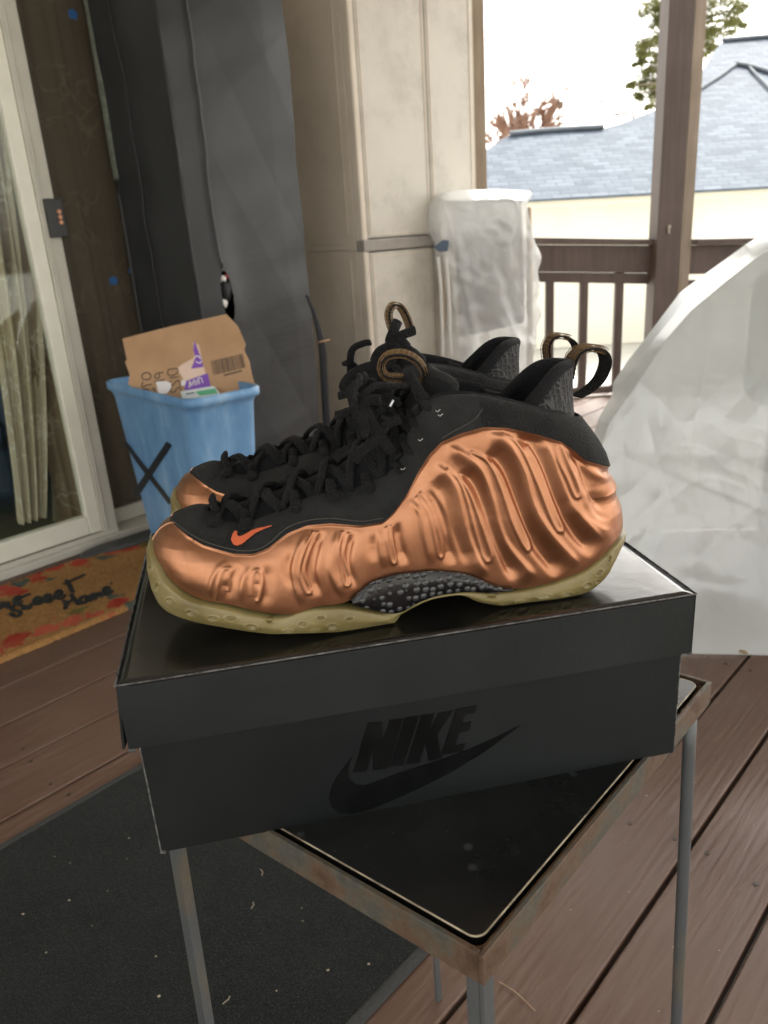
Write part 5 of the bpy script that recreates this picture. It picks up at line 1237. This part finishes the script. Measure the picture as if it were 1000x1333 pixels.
diag = fnoise(np.stack([G[..., 0] * 9 + G[..., 2] * 5, G[..., 1] * 6, G[..., 2] * 3.0], -1), 1.6, 31, 5)
rid = 1 - np.abs(fnoise(np.stack([G[..., 0] * 16 + G[..., 2] * 8, G[..., 1] * 8, G[..., 2] * 5 - G[..., 0] * 6], -1), 1.3, 33, 4)) * 2
fold = np.exp(-(((G[..., 0] - at_y(585, 300, YC)[0]) - (1.05 - G[..., 2]) * .18) / .02) ** 2)
G += Gn * (-.075 * crumple(G * np.array([1, 1, .8]), 901, 8, 3.0, 12.0) + 1.2 * (.014 * diag + .012 * np.clip(rid, -1, 1) + .02 * fold + .020 * np.exp(-np.abs(fnoise(G * np.array([7, 5, 3.2]) + np.stack([G[..., 2] * 2, 0 * diag, 0 * diag], -1), 1.0, 71, 2)) / .12) + .010 * np.exp(-np.abs(fnoise(G * np.array([14, 8, 6]), 1.0, 73, 2)) / .15)))[..., None] * sstep(0, .05, rr)[None, :, None]
gridmesh('plastic_bag', G, film_mat('clear_crinkled_bag', (.66, .67, .67), .38, .16, .4), wc, closed_u=True)
M_cs = mat('grey_chair_cloth', (.33, .33, .32), .7, col2=(.42, .42, .40), nscale=8); M_cf = mat('pale_tan_frame', (.42, .34, .25), .5)
slab(MB(), [(590, 262), (680, 258), (684, 420), (600, 440)], YC + .0, .05).build('folded_seat', M_cs, wc, bevel=.01)
for px in (574, 688): m = MB(); a = at_y(px, 270, YC); a2 = at_y(px, 420, YC); m.tube([(a[0], YC - .03, a[2]), (a2[0], YC - .03, .01)], .014, 10); m.build('leg', M_cf, wc, smooth=True)
m = MB(); slab(m, [(565, 322), (577, 312), (585, 313), (583, 327), (572, 328)], YC - .15, .012); m.build('clip', mat('dark_blue_clip', (.05, .08, .13), .4), wc, bevel=.003)
for px in (570, 580): m = MB(); m.tube(smooth_path([at_y(px, 334, YC - .145), at_y(px + 4, 380, YC - .145), at_y(px + 7, 470, YC - .14)], 12), .008, 8); m.build('strap', mat('pale_strap', (.6, .58, .54), .5), wc, smooth=True)
slab(MB(), [(655, 462), (668, 455), (668, 480), (656, 482)], YC - .02, .03).build('blue_tag', mat('light_blue_tag', (.15, .35, .55), .5), wc)
settle(wc)

# ================================================================== BIG PLASTIC SHEET ON THE RIGHT
sh = thing('covered_grill', (1.35, 2.1, 0), 'bulky piece draped in a whitish translucent plastic sheet at the right', 'covered grill')
Lp = [(1000, 311, 2.25), (973, 317, 2.25), (931, 348, 2.22), (889, 379, 2.2), (850, 430, 2.16), (820, 470, 2.12), (804, 497, 2.1), (803, 515, 2.08), (786, 545, 2.05), (776, 580, 2.0), (772, 640, 1.95), (785, 715, 1.9), (820, 790, 1.85)]
Cp = [(1010, 318, 2.0), (985, 336, 1.98), (945, 368, 1.96), (905, 402, 1.93), (872, 440, 1.9), (846, 480, 1.87), (830, 508, 1.85), (818, 524, 1.84), (800, 552, 1.82), (790, 590, 1.79), (790, 650, 1.76), (806, 730, 1.72), (840, 800, 1.68)]
Rp = [(1330, 300, 1.9), (1400, 320, 1.85), (1430, 345, 1.8), (1450, 380, 1.76), (1470, 430, 1.72), (1480, 480, 1.70), (1490, 510, 1.68), (1500, 530, 1.67), (1500, 560, 1.66), (1510, 600, 1.64), (1520, 680, 1.62), (1530, 760, 1.6), (1540, 830, 1.58)]
def lerp3(T_, t):
    T_ = np.array(T_, float); k = np.linspace(0, 1, len(T_)); return [np.interp(t, k, T_[:, i]) for i in range(3)]
nr, na = 300, 480; G = np.zeros((na, nr, 3))
for j, t in enumerate(np.linspace(0, 1, nr)):
    l, c_, r_ = [at_y(a, b, y) for a, b, y in (lerp3(Lp, t), lerp3(Cp, t), lerp3(Rp, t))]
    if t > .9:
        k = (t - .9) / .1; 
        for P, e in ((l, at_z(850, 835, 0.004)), (c_, at_z(880, 850, .004)), (r_, at_z(1540, 880, .004))): P[2] = P[2] * (1 - k) + .004 * k
        f_ = at_z(875, 852, .004)
        c_[:2] = c_[:2] * (1 - k) + f_[:2] * k
    mid = .5 * (c_ + r_); sag = np.array([0, -.03 - .04 * t, 0])
    m1 = c_ * .75 + r_ * .25 + sag * .6; m2 = c_ * .45 + r_ * .55 + sag
    if t > .9: m1[2] = c_[2] * .75 + r_[2] * .25; m2[2] = c_[2] * .5 + r_[2] * .5
    B_ = np.array([r_[0] + .1, r_[1] + .7, r_[2]]); B2_ = np.array([l[0] + .3, l[1] + .55, l[2]])
    pts = [l, .5 * (l + c_) + np.array([-.006, -.01, 0]), c_, m1, m2, r_, B_, B2_, l]
    q_ = np.array(pts); d_ = np.r_[0, np.cumsum(np.linalg.norm(np.diff(q_, axis=0), axis=1))]; tt = np.linspace(0, d_[-1], na + 1)[:-1]
    # keep the edges of the sheet crisp: even spacing between the corner points
    seg = [40, 40, 130, 130, 80, 20, 20, 20]; lin = np.vstack([q_[k] + (q_[k + 1] - q_[k]) * np.linspace(0, 1, n_, endpoint=False)[:, None] for k, n_ in enumerate(seg)])
    G[:, j] = .25 * np.roll(lin, 1, 0) + .5 * lin + .25 * np.roll(lin, -1, 0)
for _ in range(3): G[:, 1:-1] = .25 * G[:, :-2] + .5 * G[:, 1:-1] + .25 * G[:, 2:]
Gx = np.stack([0 * G[..., 0], -np.ones(G.shape[:2]), .2 + 0 * G[..., 0]], -1)
def crease(P, sc, seed, width=.06):
    """sharp fold lines where a smooth field crosses zero"""
    return np.exp(-np.abs(fnoise(P * sc, 1.0, seed, 2)) / width)
w1 = fnoise(np.stack([G[..., 0] * 2.2 + G[..., 2] * 2.5, G[..., 1] * 2, G[..., 2] * 1.4 - G[..., 0] * 1.8], -1), 1.8, 51, 4)
lowz = 1 - sstep(.35, .75, G[..., 2])
cre = .0045 * crease(G, 2.6, 61, .05) + .0035 * crease(G, 5, 63, .06) * (.3 + lowz) + .0022 * crease(G, 10.0, 65, .09) * (.3 + lowz) + .0016 * crease(G, 17.0, 67, .12) * (.2 + lowz) + .0014 * crease(G, 30, 69, .2) * lowz
tt_ = np.linspace(0, 1, nr)[None, :]
G += Gx * (.007 * w1 + .8 * cre - .11 * crumple(G, 801, 8, 1.2, 5.0) * (.5 + .8 * lowz) - .034 * crumple(G, 821, 8, 5, 14.0) * (.35 + lowz))[..., None] * np.clip(tt_ / .06, .1, 1)[..., None] * (.08 + .92 * sstep(.0, .16, G[..., 2]))[..., None]
G[..., 2] = np.maximum(G[..., 2], .004)
top_c = G[:, 0].mean(0); capg = np.stack([G[:, 0] * (1 - k) + top_c * k for k in np.linspace(1, 0, 6)[:-1]], 1)
gridmesh('plastic_sheet', np.concatenate([capg, G], 1), film_mat('whitish_plastic_sheet', (.66, .69, .685), .16, .2, .36, 2), sh, closed_u=True)
m = MB(); p = at_z(958, 842, .012) + np.array([0, -.02, 0]); m.tube([p, p + np.array([.012, 0, -.003]), p + np.array([.024, 0, -.008])], [.004, .008, .003], 10, .5); m.build('grommet', mat('dull_brass', (.30, .22, .10), .5, metal=.5), sh, smooth=True)
M_gr = mat('dark_grill_enamel', (.10, .13, .11), .5)
MB().aabb(1.12, 2.0, 1.95, 2.35, .45, .84).build('firebox', M_gr, sh, bevel=.05, seg=4); MB().aabb(1.2, 1.9, 2.0, 2.3, .03, .45).build('cart', M_gr, sh, bevel=.01)
settle(sh)

# ================================================================== OUTSIDE
hs_ = thing('neighbour_house', at_y(800, 300, 13) * np.array([1, 1, 0]) - E3 * .85, 'low cream house with a blue grey shingle roof beyond the railing', 'house')
gl0, gl1 = at_y(300, 281, 11.8), at_y(1500, 212, 11.8)
gd = gl1 - gl0; gd /= np.linalg.norm(gd)
M_cw = mat('cream_house_wall', (.80, .77, .66), .7, col2=(.85, .82, .72), nscale=2)
m = MB(); a, b = gl0 + np.array([0, .45, -.06]), gl1 + np.array([0, .45, -.06]); m.prism([a, b, np.array([b[0], b[1], -.84]), np.array([a[0], a[1], -.84])], (0, 6, 0)); m.build('wall', M_cw, hs_)
m = MB(); m.prism([gl0 - E3 * .13, gl1 - E3 * .13, gl1, gl0], (0, .12, 0)); m.build('gutter', mat('cream_gutter', (.78, .75, .62), .5), hs_, bevel=.02)
m = MB(); m.prism([gl0 + np.array([0, .121, -.1]), gl1 + np.array([0, .121, -.1]), gl1 + np.array([0, .45, -.1]), gl0 + np.array([0, .45, -.1])], (0, 0, .03)); m.build('soffit', M_cw, hs_)
pitch = math.radians(27); gx_ = gd; gyv = np.cross(E3, gx_); gyv = gyv / np.linalg.norm(gyv); rdn = gyv * math.cos(pitch) + E3 * math.sin(pitch); rn = np.cross(gx_, rdn)
def shingle_mat():
    t = NT('blue_grey_shingles'); mp = t.coord()
    br = t.n('ShaderNodeTexBrick', {'Vector': mp, 'Color1': c4((.036, .055, .085)), 'Color2': c4((.13, .162, .205)), 'Mortar': c4((.045, .062, .088)), 'Scale': 1.0, 'Mortar Size': .012, 'Brick Width': .27, 'Row Height': .125, 'Bias': .1, 'Mortar Smooth': .4}, offset=.5)
    nz = t.n('ShaderNodeTexNoise', {'Vector': t.coord((1, 2.2, 1)), 'Scale': 3.0, 'Detail': 5.0}); 
    mx = t.n('ShaderNodeMix', {'Factor': .4, 'A': (br, 'Color'), 'B': (t.ramp((nz, 'Fac'), [(.35, (.050, .073, .104)), (.65, (.105, .134, .175))]), 'Color')}, data_type='RGBA')
    p = t.n('ShaderNodeBsdfPrincipled', {'Roughness': .85, 'Normal': t.n('ShaderNodeBump', {'Height': (br, 'Fac'), 'Strength': .6, 'Distance': .02, }, invert=True)}); t.t.links.new(mx.outputs[2], p.inputs['Base Color']); return t.done(p)
r0 = gl0 + E3 * .03 - np.array([0, .02, 0]); dpl = rn @ r0
Mr = Matrix.Identity(4)
for i in range(3):
    Mr[i][0], Mr[i][1], Mr[i][2], Mr[i][3] = gx_[i], rdn[i], rn[i], r0[i]
def rl_(px, py): P = at_pl(px, py, rn, dpl) - r0; return (P @ gx_, P @ rdn)
outl = [(300, 282), (1500, 213), (1500, 30), (1000, 48), (943, 52), (930, 66), (916, 90), (895, 112), (862, 139), (835, 149), (808, 160), (785, 166), (668, 174), (655, 180), (640, 190), (615, 205), (560, 225), (300, 240)]
roof = MB().prism([(*rl_(*p), 0) for p in outl], (0, 0, -.03)).build('roof', shingle_mat(), None)
bm = bmesh.new(); bm.from_mesh(roof.data); bmesh.ops.triangulate(bm, faces=[f for f in bm.faces if len(f.verts) > 4]); bm.to_mesh(roof.data); bm.free()
roof.matrix_world = Mr
roof.parent = hs_; bpy.context.view_layer.update(); roof.matrix_parent_inverse = hs_.matrix_world.inverted(); roof.matrix_basis = Mr
M_cap = mat('grey_ridge_cap', (.07, .085, .105), .8, col2=(.10, .12, .14), nscale=4)
for pl in ([(664, 176), (720, 171), (785, 167)], [(940, 54), (1000, 49), (1100, 44)], [(905, 121), (935, 102), (965, 83), (985, 100), (1010, 126)], [(958, 84), (978, 88), (1010, 98)]):
    P = [at_pl(a, b, rn, dpl) + rn * .03 for a, b in pl]; MB().tube(smooth_path(P, 14), .06 if len(pl) < 5 else .03, 6, .6, up=tuple(rn)).build('ridge_cap', M_cap, hs_)
_keep = roof.matrix_parent_inverse.copy(); settle(hs_)
# trees
def leaf_mat(name, c, c2):
    t = NT(name); n1 = t.n('ShaderNodeTexNoise', {'Vector': t.coord(), 'Scale': 1.6, 'Detail': 3.0}); col = t.ramp((n1, 'Fac'), [(.35, c), (.65, c2)])
    return t.done(t.n('ShaderNodeMixShader', {0: .35, 1: t.n('ShaderNodeBsdfDiffuse', {'Color': col}), 2: t.n('ShaderNodeBsdfTranslucent', {'Color': col})}))
M_bark = mat('grey_bark', (.12, .095, .07), .9, col2=(.19, .155, .12), nscale=6)
YT = 26
pine = thing('pine_tree', (at_y(884, 300, YT)[0], YT, -.85), 'tall loose green conifer rising behind the thick post and roof', 'tree')
x0_ = at_y(884, 300, YT)[0]; MB().tube(smooth_path([(x0_, YT, -.85), (x0_ + .1, YT, 4), (x0_ - .1, YT, 9), (x0_, YT, 12)], 20), np.linspace(.28, .06, 20), 10).build('trunk', M_bark, pine, smooth=True)
rt = random.Random(21); m = MB(); lm = MB()
blobs = [(884, -30, 45), (860, -25, 35), (920, -30, 40), (870, 5, 30), (852, 12, 18), (905, 12, 30), (935, 8, 26), (958, 14, 16), (965, 30, 9), (845, 58, 17), (858, 48, 18), (835, 72, 13), (828, 84, 9), (866, 75, 20), (850, 92, 16), (838, 106, 16), (852, 120, 15), (832, 122, 12), (866, 118, 16), (846, 138, 9), (895, 50, 28), (918, 42, 22), (940, 38, 14), (905, 72, 18), (925, 62, 12), (860, 30, 12), (822, 112, 6), (880, 95, 22), (884, 130, 20)]
for (a, b, r) in blobs:
    c_ = at_y(a, b, YT + rt.uniform(-1.2, 1.2)); R_ = r / F * YT
    tr0 = np.array([x0_, YT, c_[2] - .3 * R_]); 
    if rt.random() < .8: lm.tube(smooth_path([tr0, .5 * (tr0 + c_) + np.array([0, 0, .1]), c_], 8), np.linspace(.06, .015, 8), 5)
    nsub = max(4, int(r / 2.1))
    for _ in range(nsub):
        v = rng.normal(size=3); v /= np.linalg.norm(v); cc = c_ + v * R_ * rt.uniform(.15, .85) * np.array([1, .9, .7]); rs = R_ * rt.uniform(.16, .34)
        for _ in range(int(85 + 20 * rt.random())):
            v = rng.normal(size=3); p = cc + v * rs * np.array([1.15, 1.15, .7]); s = rt.uniform(.02, .048); a1 = rng.normal(size=3); a1 /= np.linalg.norm(a1); a2 = np.cross(a1, rng.normal(size=3)); a2 /= np.linalg.norm(a2)
            m.add([p - a1 * s * 1.5, p - a2 * s * .5, p + a1 * s * 1.5, p + a2 * s * .5], [(0, 1, 2, 3)])
m.build('crown', leaf_mat('olive_needles', (.10, .11, .04), (.19, .19, .08)), pine); lm.build('branches', M_bark, pine)
settle(pine)
def bare(name, px, pyt, y, h, label, col, spread, n, seed, lean=0, cat='tree', grp=None):
    rt = random.Random(seed); top = at_y(px, pyt, y); root = thing(name, (top[0] - lean, y, -.85), label, cat, grp)
    tr = MB(); H = top[2] + .85; base = np.array([top[0] - lean, y, -.85]); P = smooth_path([base, base + np.array([lean * .3, 0, H * .5]), top], 16); tr.tube(P, np.linspace(.07, .01, 16), 6); tr.build('trunk', col, root)
    m = MB()
    def br(p, d, L, r, lv):
        r = max(r, .0075)
        q = p + d * L; mid = .5 * (p + q) + np.array([rt.uniform(-.1, .1), rt.uniform(-.1, .1), rt.uniform(0, .1)]) * L
        m.tube([p, mid, q], [r * 1.6, r * 1.3, r * .9], 4)
        if lv:
            for _ in range(5):
                dd = d + np.array([rt.uniform(-.8, .8), rt.uniform(-.8, .8), rt.uniform(-.2, .7)]); dd /= np.linalg.norm(dd); br(p + (q - p) * rt.uniform(.3, 1), dd, L * rt.uniform(.4, .7), r * .55, lv - 1)
    for k in range(n):
        t = rt.uniform(.62, .98); p = P[int(t * 15)]; d = np.array([rt.uniform(-1, 1) * spread, rt.uniform(-1, 1) * spread, rt.uniform(.4, 1)]); d /= np.linalg.norm(d); br(p, d, h * rt.uniform(.5, 1) * (1.3 - t), .016, 3)
    m.build('twigs', col, root); settle(root)
M_red = mat('reddish_twigs', (.22, .125, .09), .9, col2=(.30, .18, .13), nscale=3); M_tw = mat('brown_twigs', (.16, .11, .08), .9)
bare('bare_tree', 658, 150, 24, 1.7, 'leftmost low reddish bare tree above the roof edge', M_red, 1.2, 11, 1, cat='tree', grp='bare trees beyond the roof')
bare('bare_tree', 687, 133, 24, 2.1, 'fuller reddish bare tree in the middle above the low ridge', M_red, 1.1, 15, 2, grp='bare trees beyond the roof')
bare('bare_tree', 714, 142, 24.5, 1.7, 'small reddish bare tree right beside the dark thin one', M_red, 1.0, 11, 3, grp='bare trees beyond the roof')
bare('bare_tree', 729, 105, 23, .45, 'thin dark upright bare tree standing above the low ridge', M_tw, .35, 16, 4, grp='bare trees beyond the roof')
bt = thing('bare_tree', (at_y(812, 300, 22)[0], 22, -.85), 'single crooked bare limb bending up left of the conifer', 'tree', 'bare trees beyond the roof')
m = MB(); x_ = at_y(824, 146, 22)
m.tube(smooth_path([(x_[0], 22, -.85), (x_[0] + .05, 22, 2), x_, at_y(812, 150, 22), at_y(798, 148, 22), at_y(788, 138, 22), at_y(780, 124, 22), at_y(774, 116, 22)], 40), np.linspace(.08, .02, 40), 6)
m.tube([at_y(788, 138, 22), at_y(782, 132, 22), at_y(776, 130, 22)], .015, 5); m.tube([at_y(800, 149, 22), at_y(808, 146, 22), at_y(818, 148, 22)], .02, 5); m.build('limb', M_tw, bt); settle(bt)

# ------------------------------------------------------------------ light, sky, colour
W = bpy.data.worlds.new('World'); SC.world = W; W.use_nodes = True
nt = W.node_tree; bg = nt.nodes['Background']
sk = nt.nodes.new('ShaderNodeTexSky'); sk.sky_type = 'NISHITA'; sk.sun_disc = False
SUNE, SUNR = math.radians(48), math.radians(35)
sk.sun_elevation = SUNE; sk.sun_rotation = SUNR; sk.air_density = 1.0; sk.dust_density = 4.0; sk.ozone_density = 1.0
hs = nt.nodes.new('ShaderNodeHueSaturation'); hs.inputs['Saturation'].default_value = .08
tn_ = nt.nodes.new('ShaderNodeMix'); tn_.data_type = 'RGBA'; tn_.blend_type = 'MULTIPLY'; tn_.inputs[0].default_value = 1; tn_.inputs[7].default_value = (1, .972, .91, 1)
nt.links.new(sk.outputs[0], hs.inputs['Color']); nt.links.new(hs.outputs[0], tn_.inputs[6]); nt.links.new(tn_.outputs[2], bg.inputs['Color'])
bg.inputs['Strength'].default_value = .15
sl = bpy.data.lights.new('sun', 'SUN'); so = bpy.data.objects.new('sun', sl); COL.objects.link(so)
sl.energy = 1.5; sl.angle = math.radians(14); sl.color = (1, .95, .88)
sd_ = Vector((math.sin(SUNR) * math.cos(SUNE), math.cos(SUNR) * math.cos(SUNE), math.sin(SUNE)))
so.rotation_euler = sd_.to_track_quat('Z', 'Y').to_euler()
SC.view_settings.view_transform = 'Standard'; SC.view_settings.look = 'None'; SC.view_settings.gamma = 1
SC.view_settings.exposure = 2.12
SC.render.engine = 'CYCLES'
SC.cycles.max_bounces = 10; SC.cycles.diffuse_bounces = 5; SC.cycles.transparent_max_bounces = 12; SC.cycles.sample_clamp_indirect = 6
SC.cycles.use_denoising = True
